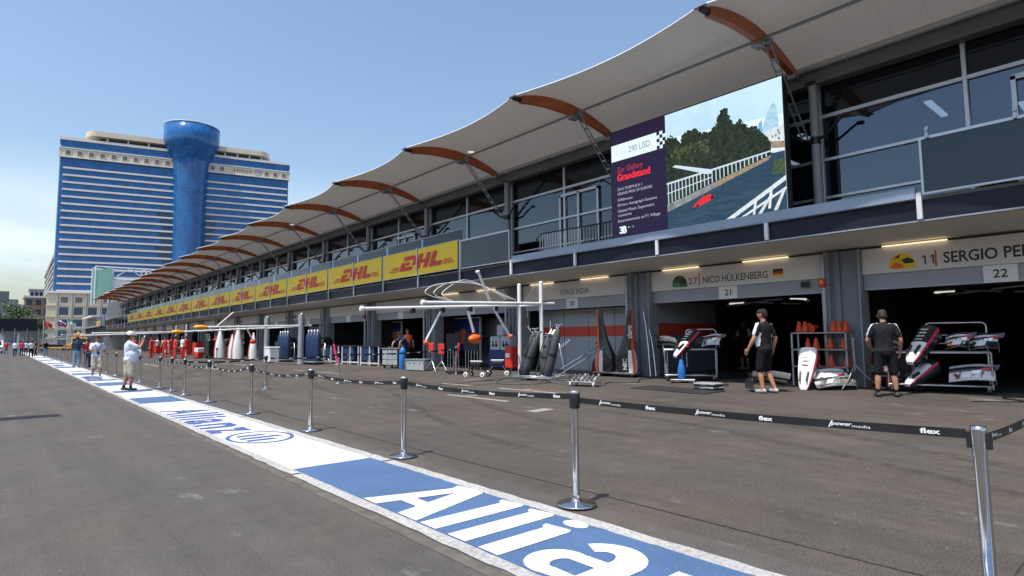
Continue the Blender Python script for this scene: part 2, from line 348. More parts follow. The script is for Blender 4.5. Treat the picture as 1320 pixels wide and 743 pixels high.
def hotel_glass():
    mt = mat('h_glass', (.02, .12, .42), .12, .0, 0, spec=.45)
    nt = mt.node_tree; b = nt.nodes['Principled BSDF']; n = nt.nodes.new; l = nt.links.new
    tc = n('ShaderNodeTexCoord'); br = n('ShaderNodeTexBrick'); br.offset = 0; br.inputs['Scale'].default_value = 1; br.inputs['Brick Width'].default_value = 1.45; br.inputs['Row Height'].default_value = 1.68; br.inputs['Mortar Size'].default_value = .07
    br.inputs['Color1'].default_value = (.012, .105, .31, 1); br.inputs['Color2'].default_value = (.019, .14, .385, 1); br.inputs['Mortar'].default_value = (.010, .08, .24, 1)
    sx = n('ShaderNodeSeparateXYZ'); cb = n('ShaderNodeCombineXYZ'); l(tc.outputs['Object'], sx.inputs[0]); l(sx.outputs['X'], cb.inputs['X']); l(sx.outputs['Z'], cb.inputs['Y']); l(cb.outputs[0], br.inputs['Vector'])
    nz = n('ShaderNodeTexNoise'); nz.inputs['Scale'].default_value = .22; nz.inputs['Detail'].default_value = 3; r = n('ShaderNodeMapRange'); r.inputs['From Min'].default_value = .3; r.inputs['From Max'].default_value = .7; r.inputs['To Min'].default_value = .8; r.inputs['To Max'].default_value = 1.18
    s = n('ShaderNodeVectorMath'); s.operation = 'SCALE'; l(tc.outputs['Object'], nz.inputs['Vector']); l(nz.outputs['Fac'], r.inputs['Value']); l(br.outputs['Color'], s.inputs[0]); l(r.outputs[0], s.inputs['Scale']); l(s.outputs[0], b.inputs['Base Color'])
    bp = n('ShaderNodeBump'); bp.inputs['Strength'].default_value = .08; bp.inputs['Distance'].default_value = .5; l(nz.outputs['Fac'], bp.inputs['Height']); l(bp.outputs[0], b.inputs['Normal'])
hotel_glass()
def membrane():
    mt = bpy.data.materials.new('membrane'); mt.use_nodes = True; nt = mt.node_tree; b = nt.nodes['Principled BSDF']; n = nt.nodes.new; l = nt.links.new
    b.inputs['Roughness'].default_value = .33; b.inputs['Specular IOR Level'].default_value = .5
    tc = n('ShaderNodeTexCoord'); nz = n('ShaderNodeTexNoise'); nz.inputs['Scale'].default_value = .9; nz.inputs['Detail'].default_value = 5; r = n('ShaderNodeMapRange'); r.inputs['To Min'].default_value = .9; r.inputs['To Max'].default_value = 1.08
    s = n('ShaderNodeVectorMath'); s.operation = 'SCALE'; s.inputs[0].default_value = (.37, .352, .328); l(tc.outputs['Object'], nz.inputs['Vector']); l(nz.outputs['Fac'], r.inputs['Value'])
    wv = n('ShaderNodeTexWave'); wv.bands_direction = 'Y'; wv.inputs['Scale'].default_value = .42; wv.inputs['Distortion'].default_value = .15; rw = n('ShaderNodeMapRange'); rw.inputs['From Min'].default_value = .0; rw.inputs['From Max'].default_value = .012; rw.inputs['To Min'].default_value = .86; rw.inputs['To Max'].default_value = 1
    mm = n('ShaderNodeMath'); mm.operation = 'MULTIPLY'; l(tc.outputs['Object'], wv.inputs['Vector']); l(wv.outputs['Fac'], rw.inputs['Value']); l(rw.outputs[0], mm.inputs[0]); l(r.outputs[0], mm.inputs[1])   # welded seams
    l(mm.outputs[0], s.inputs['Scale']); l(s.outputs[0], b.inputs['Base Color'])
    t = n('ShaderNodeBsdfTranslucent'); t.inputs[0].default_value = (.66, .61, .54, 1); m = n('ShaderNodeMixShader'); m.inputs[0].default_value = .09; o = nt.nodes['Material Output']
    nb = n('ShaderNodeTexNoise'); nb.inputs['Scale'].default_value = 1.6; nb.inputs['Detail'].default_value = 4; mpb = n('ShaderNodeMapping'); mpb.inputs['Scale'].default_value = (.5, 2.5, 1); l(tc.outputs['Object'], mpb.inputs[0]); l(mpb.outputs[0], nb.inputs['Vector'])
    bp = n('ShaderNodeBump'); bp.inputs['Strength'].default_value = .25; bp.inputs['Distance'].default_value = .12; l(nb.outputs['Fac'], bp.inputs['Height']); l(bp.outputs[0], b.inputs['Normal'])
    l(b.outputs[0], m.inputs[1]); l(t.outputs[0], m.inputs[2]); l(m.outputs[0], o.inputs[0]); MAT['membrane'] = mt
membrane()
glass('facade_glass', (.30, .38, .50), .85, ior=1.95)
glass('clear_glass', (.72, .78, .82), .96)
glass('dark_glass', (.07, .09, .12), .7, ior=1.58)
def emis(name, col, es=1.0):
    mat(name, tuple(c*.1 for c in col), .6, 0, 0, emit=col, es=es)

def screen_mat(name, stops, scale, es=1.0, mapping=(1, 1, 1), detail=8, rough=.7, lo=.3, hi=.7):
    """glowing picture content: colours picked by a fine noise, as a display of a photograph"""
    emis(name, stops[0], es); nt = MAT[name].node_tree; b = nt.nodes['Principled BSDF']; n = nt.nodes.new; l = nt.links.new
    tc = n('ShaderNodeTexCoord'); mp = n('ShaderNodeMapping'); mp.inputs['Scale'].default_value = mapping; nz = n('ShaderNodeTexNoise'); nz.inputs['Scale'].default_value = scale; nz.inputs['Detail'].default_value = detail; nz.inputs['Roughness'].default_value = rough
    r = n('ShaderNodeValToRGB'); e = r.color_ramp.elements; e[0].position = lo; e[0].color = (*stops[0], 1); e[1].position = hi; e[1].color = (*stops[-1], 1)
    for i, c in enumerate(stops[1:-1]): q = e.new(lo+(hi-lo)*(i+1)/(len(stops)-1)); q.color = (*c, 1)
    l(tc.outputs['Object'], mp.inputs[0]); l(mp.outputs[0], nz.inputs['Vector']); l(nz.outputs['Fac'], r.inputs[0]); l(r.outputs[0], b.inputs['Emission Color'])

def rubber_mark():
    mt = bpy.data.materials.new('rubber_mark'); mt.use_nodes = True; nt = mt.node_tree; b = nt.nodes['Principled BSDF']; n = nt.nodes.new; l = nt.links.new; o = nt.nodes['Material Output']
    b.inputs['Base Color'].default_value = (.022, .021, .02, 1); b.inputs['Roughness'].default_value = .8; t = n('ShaderNodeBsdfTransparent'); m = n('ShaderNodeMixShader')
    g = n('ShaderNodeNewGeometry'); z = n('ShaderNodeTexNoise'); z.inputs['Scale'].default_value = 6; z.inputs['Detail'].default_value = 8; z.inputs['Roughness'].default_value = .7; r = n('ShaderNodeMapRange'); r.inputs['From Min'].default_value = .38; r.inputs['From Max'].default_value = .7; r.inputs['To Max'].default_value = .3
    l(g.outputs['Position'], z.inputs['Vector']); l(z.outputs['Fac'], r.inputs['Value']); l(r.outputs[0], m.inputs[0]); l(t.outputs[0], m.inputs[1]); l(b.outputs[0], m.inputs[2]); l(m.outputs[0], o.inputs[0]); MAT['rubber_mark'] = mt
rubber_mark()

# ================================================================== SETTING: ground and markings
def sheet_x(xs, zs, y0, y1, ny, mats):
    b = MB()
    for i in range(len(xs)-1):
        b.grid([[(xs[i], y0+(y1-y0)*j/ny, zs[i]) for j in range(ny+1)], [(xs[i+1], y0+(y1-y0)*j/ny, zs[i+1]) for j in range(ny+1)]], mats[i], False)
    b.f = [tuple(reversed(f)) for f in b.f]
    return b
tag(sheet_x([-4000, 3.95, 4.0, 15.4, 4000], [0, 0, 0, .2508, .2508], -200, 4500, 3, ['asphalt_lane', 'asphalt_apron', 'asphalt_apron', 'asphalt_apron']).build('ground'), kind='structure')
UY, UX, UZ = (0, -1, 0), (1, 0, 0), (0, 0, 1)
strip = MB().flat([(-120, 2.57), (6, 2.57), (6, 3.53), (-120, 3.53)], (0, 0, .004), UY, UX, 'paint_white').build('painted_strip'); tag(strip, kind='structure')
def rect(y1, y0, x0, x1, z, mt, name, parent): return MB().flat([(-y1, x0), (-y0, x0), (-y0, x1), (-y1, x1)], (0, 0, z), UY, UX, mt).build(name, parent)
for x0, x1 in ((2.46, 2.57), (3.53, 3.665)):                        # rough white edge lines, laid in lengths with gaps
    y = -5.0
    while y < 118:
        ln = random.uniform(5.2, 6.4) if y > 5.1 or y < 4 else 5.2
        e = .012
        b = MB(); n = max(2, int(ln*6))
        P = [[(x0+random.uniform(-e, e), y+(ln-.06)*i/n, .006), (x1+random.uniform(-e, e), y+(ln-.06)*i/n, .006)] for i in range(n+1)]
        b.grid(P, 'edge_white', False); b.f = [tuple(reversed(f)) for f in b.f] if True else b.f
        b.build('edge_line', strip); y += ln
rect(118, -6, 2.335, 2.435, .0035, 'dirt', 'dirt_band', strip)
for (ya, yb) in ((6.81, -5), (18.2, 16.4), (21.2, 20.4), (26, 24), (28.3, 27.3), (35, 33), (37.5, 36.5), (45.5, 43), (55, 52), (66, 62), (78, 74), (92, 88), (106, 102)):
    rect(ya, yb, 2.575, 3.525, .008, 'paint_blue', 'blue_panel', strip)
def glyph(polys, name, mt, z=.012):
    b = MB()
    for p in polys: b.flat(p, (2.585, 5.0, z), UY, UX, mt)
    return b.build(name, strip)
glyph([[(-.12, 0), (.12, 0), (.30, .74), (.30, .935), (.09, .90), (.13, .83), (.14, .80)], [(.50, 0), (.79, 0), (.49, .90), (.455, .935), (.30, .935), (.30, .74)], [(.173, .22), (.441, .22), (.404, .36), (.206, .36)]], 'painted_letter', 'paint_white')
for k in (0, .38): glyph([[(.85+k, 0), (1.07+k, 0), (1.06+k, .89), (1.03+k, .935), (.78+k, .90), (.80+k, .85), (.85+k, .82)]], 'painted_letter', 'paint_white')
glyph([[(1.60, 0), (1.82, 0), (1.81, .70), (1.78, .74), (1.54, .71), (1.56, .66), (1.60, .63)], [(1.71+.115*math.cos(i*math.pi/10), .87+.075*math.sin(i*math.pi/10)) for i in range(20)]], 'painted_letter', 'paint_white')
def ell(cx_, cy_, rx, ry, a0, a1, n=14): return [(cx_+rx*math.cos(R(a0+(a1-a0)*i/n)), cy_+ry*math.sin(R(a0+(a1-a0)*i/n))) for i in range(n+1)]
def ringp(o, i): return [[o[k], o[k+1], i[k+1], i[k]] for k in range(len(o)-1)]
# letter a: stem, shoulder and bowl as joined quads
glyph([[(2.40, 0), (2.62, 0), (2.62, .50), (2.40, .47)]]+ringp(ell(2.33, .47, .29, .29, 6, 152), ell(2.30, .46, .10, .13, 6, 150))+ringp(ell(2.16, .22, .22, .22, 75, 290, 18), ell(2.20, .22, .07, .09, 75, 290, 18))+[[(2.218, .433), (2.40, .44), (2.40, .31), (2.218, .307)], [(2.235, .013), (2.40, .03), (2.40, .13), (2.224, .135)]], 'painted_letter', 'paint_white')
for ch, a, w in (('n', 2.78, .66), ('z', 3.58, .56)):
    MB().text(ch, (2.60, 5.0-a, .012), UY, UX, .93, 'paint_white', w, .03).build('painted_letter', strip)
for i, (ch, w) in enumerate((('A', .78), ('l', .2), ('l', .2), ('i', .2), ('a', .58), ('n', .58), ('z', .5))):
    a = [0, .92, 1.28, 1.64, 1.98, 2.70, 3.42][i]
    MB().text(ch, (2.62, 14.3-a*1.04, .008), UY, UX, .82, 'paint_navy', w*1.05, .032).build('painted_letter', strip)
b = MB(); n = 28                                                   # round emblem with three bars
ring = [[(.62*math.cos(2*math.pi*i/n)*k, .465*math.sin(2*math.pi*i/n)*k) for i in range(n+1)] for k in (.88, 1)]
b.grid([[(3.05+q, 9.42-p, .008) for p, q in r_] for r_ in ring], 'paint_navy', False); b.f = [tuple(reversed(f)) for f in b.f]
for a, b0, b1 in ((-.3, -.27, .16), (-.04, -.3, .33), (.2, -.27, .16)): b.flat([(a, b0), (a+.13, b0), (a+.13, b1), (a, b1-.06)], (3.05, 9.42, .008), UY, UX, 'paint_navy')
b.build('painted_emblem', strip)
for Y0, sc in ((31.8, .9), (50, .9)): MB().text('Allianz', (2.65, Y0, .009), UY, UX, .75, 'paint_navy', 3.6, .02).build('painted_letter', strip)
apron = MB()
def apq(poly, mt, dz=.004):
    apron.add([(x, y, gz(x)+dz) for x, y in poly], [tuple(range(len(poly)))], mt)
def apr(x0, x1, y0, y1, mt): apq([(x0, y0), (x1, y0), (x1, y1), (x0, y1)], mt)
for yb in (10.9, 22.9, 34.5, 46.5):
    apr(8.30, 8.44, yb-1.0, yb+1.3, 'paint_faded'); apr(10.08, 10.22, yb-.7, yb+1.5, 'paint_faded'); apr(10.03, 10.17, yb+2.6, yb+4.1, 'paint_faded')
    apr(8.44, 8.75, yb+.55, yb+.67, 'paint_faded'); apr(10.22, 10.5, yb+.5, yb+.62, 'paint_faded'); apr(11.0, 11.7, yb+4.25, yb+4.37, 'paint_faded')
apr(8.0, 8.14, 30.5, 34.5, 'paint_yellow'); apr(6.9, 7.02, 39, 44, 'paint_yellow'); apr(7.6, 8.1, 8.2, 8.5, 'paint_faded')
tag(apron.build('pit_box_markings'), kind='structure')
seam = MB()
for x0, y0, x1, y1 in ((1.05, -3, 1.05, 90), (-1.4, -3, -1.4, 120), (-4.6, -3, -4.6, 120), (9.4, -4, 9.4, 100)):
    P = [[], []]
    for j in range(121):
        t = j/120; y = y0+(y1-y0)*t; x = x0+.012*math.sin(y*1.7)+.008*math.sin(y*4.3)
        P[0].append((x-.006, y, gz(x)+.003)); P[1].append((x+.006, y, gz(x)+.003))
    seam.grid(P, 'seam', False)
seam.f = [tuple(reversed(f)) for f in seam.f]
tag(seam.build('asphalt_seams'), kind='structure')

tm = MB(); rt = random.Random(9)
def track(x0, y0, x1, y1, w, bend):
    Pg = [[], []]
    for i in range(41):
        t = i/40; e_ = t*t*(3-2*t); x = x0+(x1-x0)*e_+bend*math.sin(math.pi*t); y = y0+(y1-y0)*t
        for q, d in ((0, -w/2), (1, w/2)): Pg[q].append((x+d, y, gz(x+d)+.003))
    tm.grid(Pg, 'rubber_mark', False)
for k in range(0, 9):
    yb = 1.5+6*k*1.6
    for d in (0, 1.55): track(5.2+d+rt.uniform(-.2, .2), yb-6, 8.6+d+rt.uniform(-.2, .2), yb+7, rt.uniform(.2, .3), rt.uniform(-.2, .3))
tm.f = [tuple(reversed(f)) for f in tm.f]
tag(tm.build('tyre_marks'), kind='structure')

# ================================================================== PIT BUILDING
ZG = .2508
KS = list(range(-2, 19))
pit = empty('pit_building', (15.4, 50, ZG), 0, 'long two storey pit garage building with white scalloped awning and orange beams', 'building')
def P(mb, name): return mb.build(name, pit, True)
pillar_me = MB()
pillar_me.box(-.1, .3, -.42, .25, 0, 3.22, 'pillar_grey').box(-.16, -.1, .0, .12, 0, 3.22, 'pillar_grey').box(-.14, .3, .25, .38, 0, 3.22, 'paint_grey').box(-.2, .3, -.45, -.42, 0, 3.22, 'paint_grey')
pillar_me = pillar_me.mesh('pillar')
pipe_me = MB().tube((0, 0, 0), (0, 0, 3.15), .055, 'metal_grey', n=10).box(.05, .14, -.03, .03, 1.0, 1.05, 'metal_grey').box(.05, .14, -.03, .03, 2.4, 2.45, 'metal_grey').mesh('downpipe')
board_me = MB().bbox(-.05, .05, -2.54, 2.54, 0, .60, 'sign_board', .01).mesh('sign_board')
shut_me = MB().box(0, .2, -2.54, 2.54, 0, .36, 'shutter').box(-.012, 0, -2.54, 2.54, .0, .03, 'metal_grey').mesh('shutter_box')
plate_me = MB().bbox(-.006, .006, -.28, .28, 0, .36, 'white', .003).mesh('number_plate')
strip_me = MB().box(-.03, .03, -.62, .62, -.012, .012, 'light_strip').mesh('light_strip')
fire_me = MB().bbox(-.06, .06, -.07, .07, -.11, .11, 'red', .02).box(-.065, -.06, -.04, .04, -.02, .06, 'amber').mesh('alarm_box')
for k in KS:
    yc = 8.65+6*k
    share(pillar_me, 'pillar', pit, (15.4-15.4, 5.65+6*k-50, 0)); share(pipe_me, 'downpipe', pit, (15.12-15.4, 5.98+6*k-50, 0))
    sb = share(board_me, 'sign_board', pit, (0, yc-50, 2.86-ZG)); share(shut_me, 'shutter_box', pit, (.03, yc-50, 2.5-ZG))
    pl = share(plate_me, 'number_plate', pit, (.012, yc-50, 2.5-ZG))
    num = {0: '21', -1: '22', 1: '20'}.get(k)
    if num: MB().text(num, (-.0085, 0, .1), UY, UZ, .17, 'text_dark', center=True, bold=.015).build('number', pl)
    if k < 3:
        share(strip_me, 'light_strip', pit, (-.1, yc-1.15-50, 3.475-ZG)); share(strip_me, 'light_strip', pit, (-.1, yc+1.45-50, 3.475-ZG))
    if k in (0, 4, 8): share(fire_me, 'alarm_box', pit, (-.34, 5.98+6*k-50, 2.72-ZG))
    def sgn(st, y, h, w=None, mt='text_dark', z=.13, name='lettering', bold=.01):
        return MB().text(st, (-.0525, y-yc, z), UY, UZ, h, mt, w, bold).build(name, sb)
    def bar(y): MB().box(-.054, -.05, y-.018-yc, y+.018-yc, .07, .42, 'text_red').build('red_bar', sb)
    def helmet(y, c1, c2, c3):
        h = MB(); o = (-.0525, y-yc, .07)
        h.flat([(0, .04), (.02, .2), (.1, .31), (.24, .36), (.38, .33), (.48, .22), (.52, .1), (.52, 0), (.1, 0)], o, UY, UZ, c1)
        h.flat([(.25, .2), (.36, .25), (.47, .2), (.5, .12), (.32, .11)], (-.0545, y-yc, .07), UY, UZ, c2)
        h.flat([(.02, .06), (.14, .16), (.3, .07), (.28, .02), (.1, .01)], (-.0545, y-yc, .07), UY, UZ, c3)
        h.flat([(.1, .27), (.24, .33), (.2, .25)], (-.0545, y-yc, .07), UY, UZ, c2); h.build('helmet_print', sb)
    def one_one(y):
        q = MB()
        for d in (0, .15): q.flat([(d+.05, 0), (d+.08, 0), (d+.08, .2), (d+.055, .2), (d+.0, .16), (d+.01, .14), (d+.05, .165)], (-.0525, y-yc, .13), UY, UZ, 'text_dark')
        q.build('lettering', sb)
    if k == 0:
        helmet(10.42, 'leaf', 'black', 'flag_green'); sgn('27', 9.86, .19, .3, bold=.0); bar(9.5); sgn('NICO HÜLKENBERG', 9.38, .19, 1.92)
        f = MB()
        for i, c in enumerate(('hdr_yellow', 'hdr_red', 'black')): f.box(-.054, -.05, 7.05-yc, 7.32-yc, .13+i*.07, .2+i*.07, c)
        f.build('flag_print', sb)
        MB().box(-.0545, -.05, 6.4-yc, 6.62-yc, -.2, -.05, 'black').build('dark_plate', sb)
    elif k == -1:
        helmet(4.62, 'hdr_yellow', 'black', 'orange'); one_one(3.98); bar(3.72); sgn('SERGIO PEREZ', 3.58, .23, 1.78, bold=.02)
    elif k == 1: sgn('FORCE INDIA', 15.15, .2, 1.36, bold=.0)
    elif 1 < k < 9:                                                   # lettering too far off to read
        d = MB(); yy = yc+1.3; rr = random.Random(k)
        while yy > yc-.9:
            w = rr.uniform(.06, .12); d.box(-.054, -.05, yy-w, yy, .13, .13+rr.uniform(.12, .18), 'text_dark'); yy -= w+(.04 if rr.random() < .85 else .2)
        d.build('lettering', sb)
y0, y1 = -6.8, 120.2
P(MB().grid([[(13.27, y0, 3.63), (13.27, y1, 3.63)], [(15.9, y0, 3.50), (15.9, y1, 3.50)]], 'soffit', False), 'soffit')
P(MB().box(13.36, 15.9, y0, y1, 3.66, 4.10, 'concrete'), 'floor_slab')
P(MB().box(13.24, 13.36, y0, y1, 3.60, 3.63, 'metal_grey'), 'drip_edge')
nav_me = MB().box(0, .1, -1.46, 1.46, 0, .385, 'navy_panel').mesh('fascia_panel')
npost = MB().bbox(-.05, .02, -.045, .045, 0, .52, 'post_white', .008).mesh('fascia_post')
npost2 = MB().bbox(-.05, .02, -.035, .035, 0, 1.62, 'frame_alu', .008).mesh('fascia_post')
gl_me = MB().box(0, .014, -1.40, 1.40, 0, 1.02, 'dark_glass').mesh('glass_panel')
gf = MB()
for a, c_, z0_, z1_ in ((-1.44, 1.44, -.04, 0), (-1.44, 1.44, 1.02, 1.07), (-1.44, -1.40, 0, 1.02), (1.40, 1.44, 0, 1.02)): gf.box(-.02, .03, a, c_, z0_, z1_, 'frame_alu')
gf_me = gf.mesh('glass_frame')
cl_me = MB().box(0, .012, -1.45, 1.45, 0, 1.55, 'clear_glass').mesh('balustrade_glass')
brk_me = MB().obox((-.03, 0, .08), (.03, .05, .24), 'metal_grey', Matrix.Rotation(.25, 3, 'Y')).tube((-.06, 0, .12), (.03, 0, .12), .03, 'metal_grey', n=8).mesh('rail_bracket')
J = list(range(-3, 39))
for j in J:
    yc = 3.4+3*j
    share(nav_me, 'fascia_panel', pit, (13.26-15.4, yc+1.5-50, 3.635-ZG))
    dhl = 18.0 < yc < 97
    share(npost2 if dhl else npost, 'fascia_post', pit, (13.22-15.4, yc-50, 3.635-ZG))
    mid = yc+1.5
    if mid < 3.4 or 15.4 < mid < 18.4 or mid > 97:
        share(gl_me, 'glass_panel', pit, (13.20-15.4, mid-50, 4.14-ZG)); share(gf_me, 'glass_frame', pit, (13.20-15.4, mid-50, 4.14-ZG))
        if mid < 3.4:
            for d in (-1.3, 0, 1.3): share(brk_me, 'rail_bracket', pit, (13.2-15.4, mid+d-50, 5.2-ZG))
    elif dhl: share(cl_me, 'balustrade_glass', pit, (13.33-15.4, mid-50, 4.12-ZG))
P(MB().bbox(13.16, 13.30, 3.45, 15.36, 4.03, 4.27, 'rail_blue', .015), 'parapet_beam')
P(MB().tube((13.34, 18.4, 5.69), (13.34, 97, 5.69), .022, 'frame_alu', n=8), 'handrail')
# ---- upper glazing
ROWS = [(4.12, 4.84), (4.90, 5.80), (5.86, 6.90), (6.98, 7.86)]
for i, (a, c_) in enumerate(ROWS):
    g = MB().box(0, .02, -1.44, 1.44, 0, c_-a, 'facade_glass' if i < 3 else 'dark_glass').mesh('window_pane')
    for k in KS:
        for h in (0, 1):
            share(g, 'window_pane', pit, (15.52-15.4, 6.0+6*k+1.5+3*h-50, a-ZG))
mul_me = MB().bbox(-.06, .08, -.045, .045, 0, 3.78, 'frame_alu', .01).mesh('mullion')
for k in KS:
    for h in (0, 1): share(mul_me, 'mullion', pit, (15.5-15.4, 6.0+6*k+3*h-50, 4.1-ZG))
for z, hgt, mt in ((4.87, .06, 'frame_alu'), (5.83, .07, 'frame_alu'), (6.94, .085, 'frame_alu')): P(MB().box(15.45, 15.58, y0, y1, z-hgt/2, z+hgt/2, mt), 'window_rail')
door = MB()                                                          # glazed doors: frame around two leaves
for yd in (14.3, 1.3, 26.3):
    door = MB()
    for a, c_, z0_, z1_ in ((-.95, -.87, 4.12, 6.7), (-.04, .04, 4.12, 6.7), (.87, .95, 4.12, 6.7), (-.95, .95, 6.62, 6.72)): door.box(15.43, 15.5, yd+a, yd+c_, z0_, z1_, 'frame_alu')
    P(door, 'door_frame')
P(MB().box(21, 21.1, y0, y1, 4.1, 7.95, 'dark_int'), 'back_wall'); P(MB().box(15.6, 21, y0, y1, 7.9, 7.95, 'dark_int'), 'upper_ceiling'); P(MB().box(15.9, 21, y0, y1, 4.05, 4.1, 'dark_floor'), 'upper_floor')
lamp_me = MB().box(-.75, .75, -.07, .07, -.02, .02, 'lamp_panel').box(-.78, .78, -.09, .09, .02, .05, 'white').mesh('ceiling_lamp')
for k in range(-1, 9):
    for dx, dy in ((17.9, 1.2), (17.9, 4.1), (19.8, 2.6)): share(lamp_me, 'ceiling_lamp', pit, (dx-15.4, 6+6*k+dy-50, 7.2-ZG))
P(MB().box(15.15, 21.3, y0, y1, 7.97, 8.22, 'eave').box(15.15, 15.45, y0, y1, 7.72, 7.97, 'eave').box(15.4, 21.3, y0, y1, 8.22, 8.5, 'concrete'), 'roof_edge')
P(MB().tube((15.08, y0, 8.13), (15.08, y1, 8.13), .075, 'eave_tube', n=12), 'eave_tube')
# ---- columns, struts and V brackets
colm = MB().tube((0, 0, 0), (0, 0, 3.7), .10, 'paint_grey', n=16).box(-.13, .13, -.13, .13, 3.62, 3.72, 'paint_grey').lathe([(.16, 0), (.16, .04)], (0, 0, 0), 'paint_grey').box(.1, .2, -.05, .05, .5, 3.5, 'paint_grey')
col_me = colm.mesh('column')
sm = MB(); a, b_ = Vector((13.35, 0, 8.33)), Vector((15.2, 0, 6.35))
for d in (-.07, .07): sm.tube(a+Vector((0, d, 0)), b_+Vector((0, d, 0)), .022, 'strut', n=6)
for i in range(9):
    p = a.lerp(b_, (i+.5)/9); sm.box(p.x-.012, p.x+.012, -.07, .07, p.z-.03, p.z+.03, 'strut')
sm.box(13.25, 13.45, -.1, .1, 8.3, 8.42, 'strut').move((-15.25, 0, -4.1)); strut_me = sm.mesh('strut')
vb = MB()
for sgn_ in (-1, 1): vb.path([(0, 0, 2.2), (-.1, sgn_*.3, 2.28), (-.2, sgn_*.75, 2.62)], [.04, .035, .03], 'black', 6).tube((-.2, sgn_*.75, 2.62), (-.2, sgn_*.9, 2.60), .05, 'black', n=6)
vb.tube((0, 0, 2.12), (0, 0, 2.3), .125, 'black', n=12)
v_me = vb.mesh('lamp_bracket')
for k in KS:
    o = (15.28-15.4, 6.05+6*k-50, 4.1-ZG)
    share(col_me, 'column', pit, o); share(strut_me, 'strut', pit, (o[0]-.03, o[1]+.2, o[2])); share(v_me, 'lamp_bracket', pit, o)
# ---- awning: beams, membrane, purlins
def bz(x):
    # smooth arch through (10.9,8.36) (13.2,8.66) (15.1,8.16)
    x0, x1_, x2 = 10.9, 13.2, 15.1; return 8.36*(x-x1_)*(x-x2)/((x0-x1_)*(x0-x2))+8.66*(x-x0)*(x-x2)/((x1_-x0)*(x1_-x2))+8.16*(x-x0)*(x-x1_)/((x2-x0)*(x2-x1_))
bm_ = MB(); secs = []
for i in range(25):
    x = 11.05+(15.02-11.05)*i/24; d = .13+.2*math.sin(math.pi*min(1, .12+.8*i/24)); z = bz(x)
    secs.append([(x, -.075, z), (x, .075, z), (x, .075, z-d), (x, -.075, z-d)])
bm_.loft(secs, 'wood_orange', True, False)
bm_.move((-13, 0, -8)); beam_me = bm_.mesh('awning_beam')
tip = MB().box(10.78, 11.12, -.05, .05, 8.24, 8.36, 'black').box(10.7, 10.86, -.11, .11, 8.30, 8.34, 'metal_grey').tube((10.74, -.14, 8.32), (10.74, .14, 8.32), .025, 'metal_grey', n=8).move((-13, 0, -8)).mesh('beam_tip')
hng = MB().box(13.1, 13.4, -.1, .1, 8.24, 8.34, 'metal_grey').tube((13.25, -.16, 8.33), (13.25, .16, 8.33), .07, 'metal_grey', n=10).move((-13, 0, -8)).mesh('beam_fitting'); shoe = MB().box(14.9, 15.12, -.1, .1, 7.95, 8.1, 'metal_grey').move((-13, 0, -8)).mesh('beam_shoe')
memb = MB(); NS, NT = 14, 12; G = []
for i in range(NS+1):
    s = i/NS; w4 = 4*s*(1-s); xe = 10.78+.52*w4; row = []
    for j in range(NT+1):
        t = j/NT; x = xe+(15.12-xe)*t; sag = -.10*w4*math.sin(math.pi*t)-.10*w4*(1-t)**2
        row.append((x-13, s*6, bz(x)+.03+sag-8))
    G.append(row)
memb.grid(G, 'membrane'); memb_me = memb.mesh('awning_membrane')
hem = MB(); hem.path([Vector(r_[0])+Vector((0, 0, .0)) for r_ in G], .022, 'white', 6); hem_me = hem.mesh('membrane_hem')
pur = MB().tube((.28, .1, .43), (.28, 5.9, .43), .04, 'strut', n=8).tube((.18, .15, .36), (.18, 5.85, .36), .02, 'strut', n=6).mesh('purlin')
cab_me = MB().tube((.25, .1, .42), (-1.6, 5.6, .46), .008, 'strut', n=5).mesh('tension_cable')
root_o = (13-15.4, -50, 8-ZG)
for k in KS:
    yb = 6.4+6*k; o = (root_o[0], yb-50, root_o[2])
    be = share(beam_me, 'awning_beam', pit, o); share(tip, 'beam_tip', be); share(hng, 'beam_fitting', be); share(shoe, 'beam_shoe', be)
    if k < KS[-1]:
        me_ = share(memb_me, 'awning_membrane', pit, o); share(hem_me, 'membrane_hem', me_); share(pur, 'purlin', pit, o)
spot_me = MB().lathe([(.05, .06), (.16, .0), (.16, -.02)], (0, 0, 0), 'white', 12).lathe([(.13, -.022), (.01, -.024)], (0, 0, 0), 'lamp_white', 12).mesh('awning_lamp')
for k in (1, 4): share(spot_me, 'awning_lamp', pit, (13.0-15.4, 6.4+6*k+5.0-50, 8.42-ZG))
# ---- garage interiors
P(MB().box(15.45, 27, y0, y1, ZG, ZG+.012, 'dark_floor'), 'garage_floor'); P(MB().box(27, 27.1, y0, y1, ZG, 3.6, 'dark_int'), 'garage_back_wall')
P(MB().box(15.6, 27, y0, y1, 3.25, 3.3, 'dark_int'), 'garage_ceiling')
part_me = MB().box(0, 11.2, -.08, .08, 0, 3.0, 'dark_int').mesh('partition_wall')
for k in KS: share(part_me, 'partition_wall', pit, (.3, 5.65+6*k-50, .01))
P(MB().box(15.3, 27.2, -7.0, -6.8, 0, 8.5, 'concrete'), 'end_wall'); P(MB().box(13.4, 27.2, 120.2, 120.4, 0, 8.2, 'concrete'), 'end_wall')
P(MB().box(27.2, 27.4, -7, 120.4, 0, 8.5, 'concrete'), 'rear_wall')
def panel_row(x, y_a, y_b, n, z0_, z1_, stripe=True, mt='panel_wall', low='panel_wall'):
    """garage partition made of tall panels with a red stripe"""
    w = (y_b-y_a)/n
    for i in range(n):
        a, c_ = y_a+w*i+.012, y_a+w*(i+1)-.012
        b = MB().box(x, x+.04, a, c_, z0_, 1.5, low).box(x, x+.04, a, c_, 1.87, z1_, mt).box(x-.003, x+.04, a, c_, 1.5, 1.87, 'red_stripe' if stripe else mt); P(b, 'garage_panel')
panel_row(16.25, 12.2, 17.1, 4, .27, 2.5)
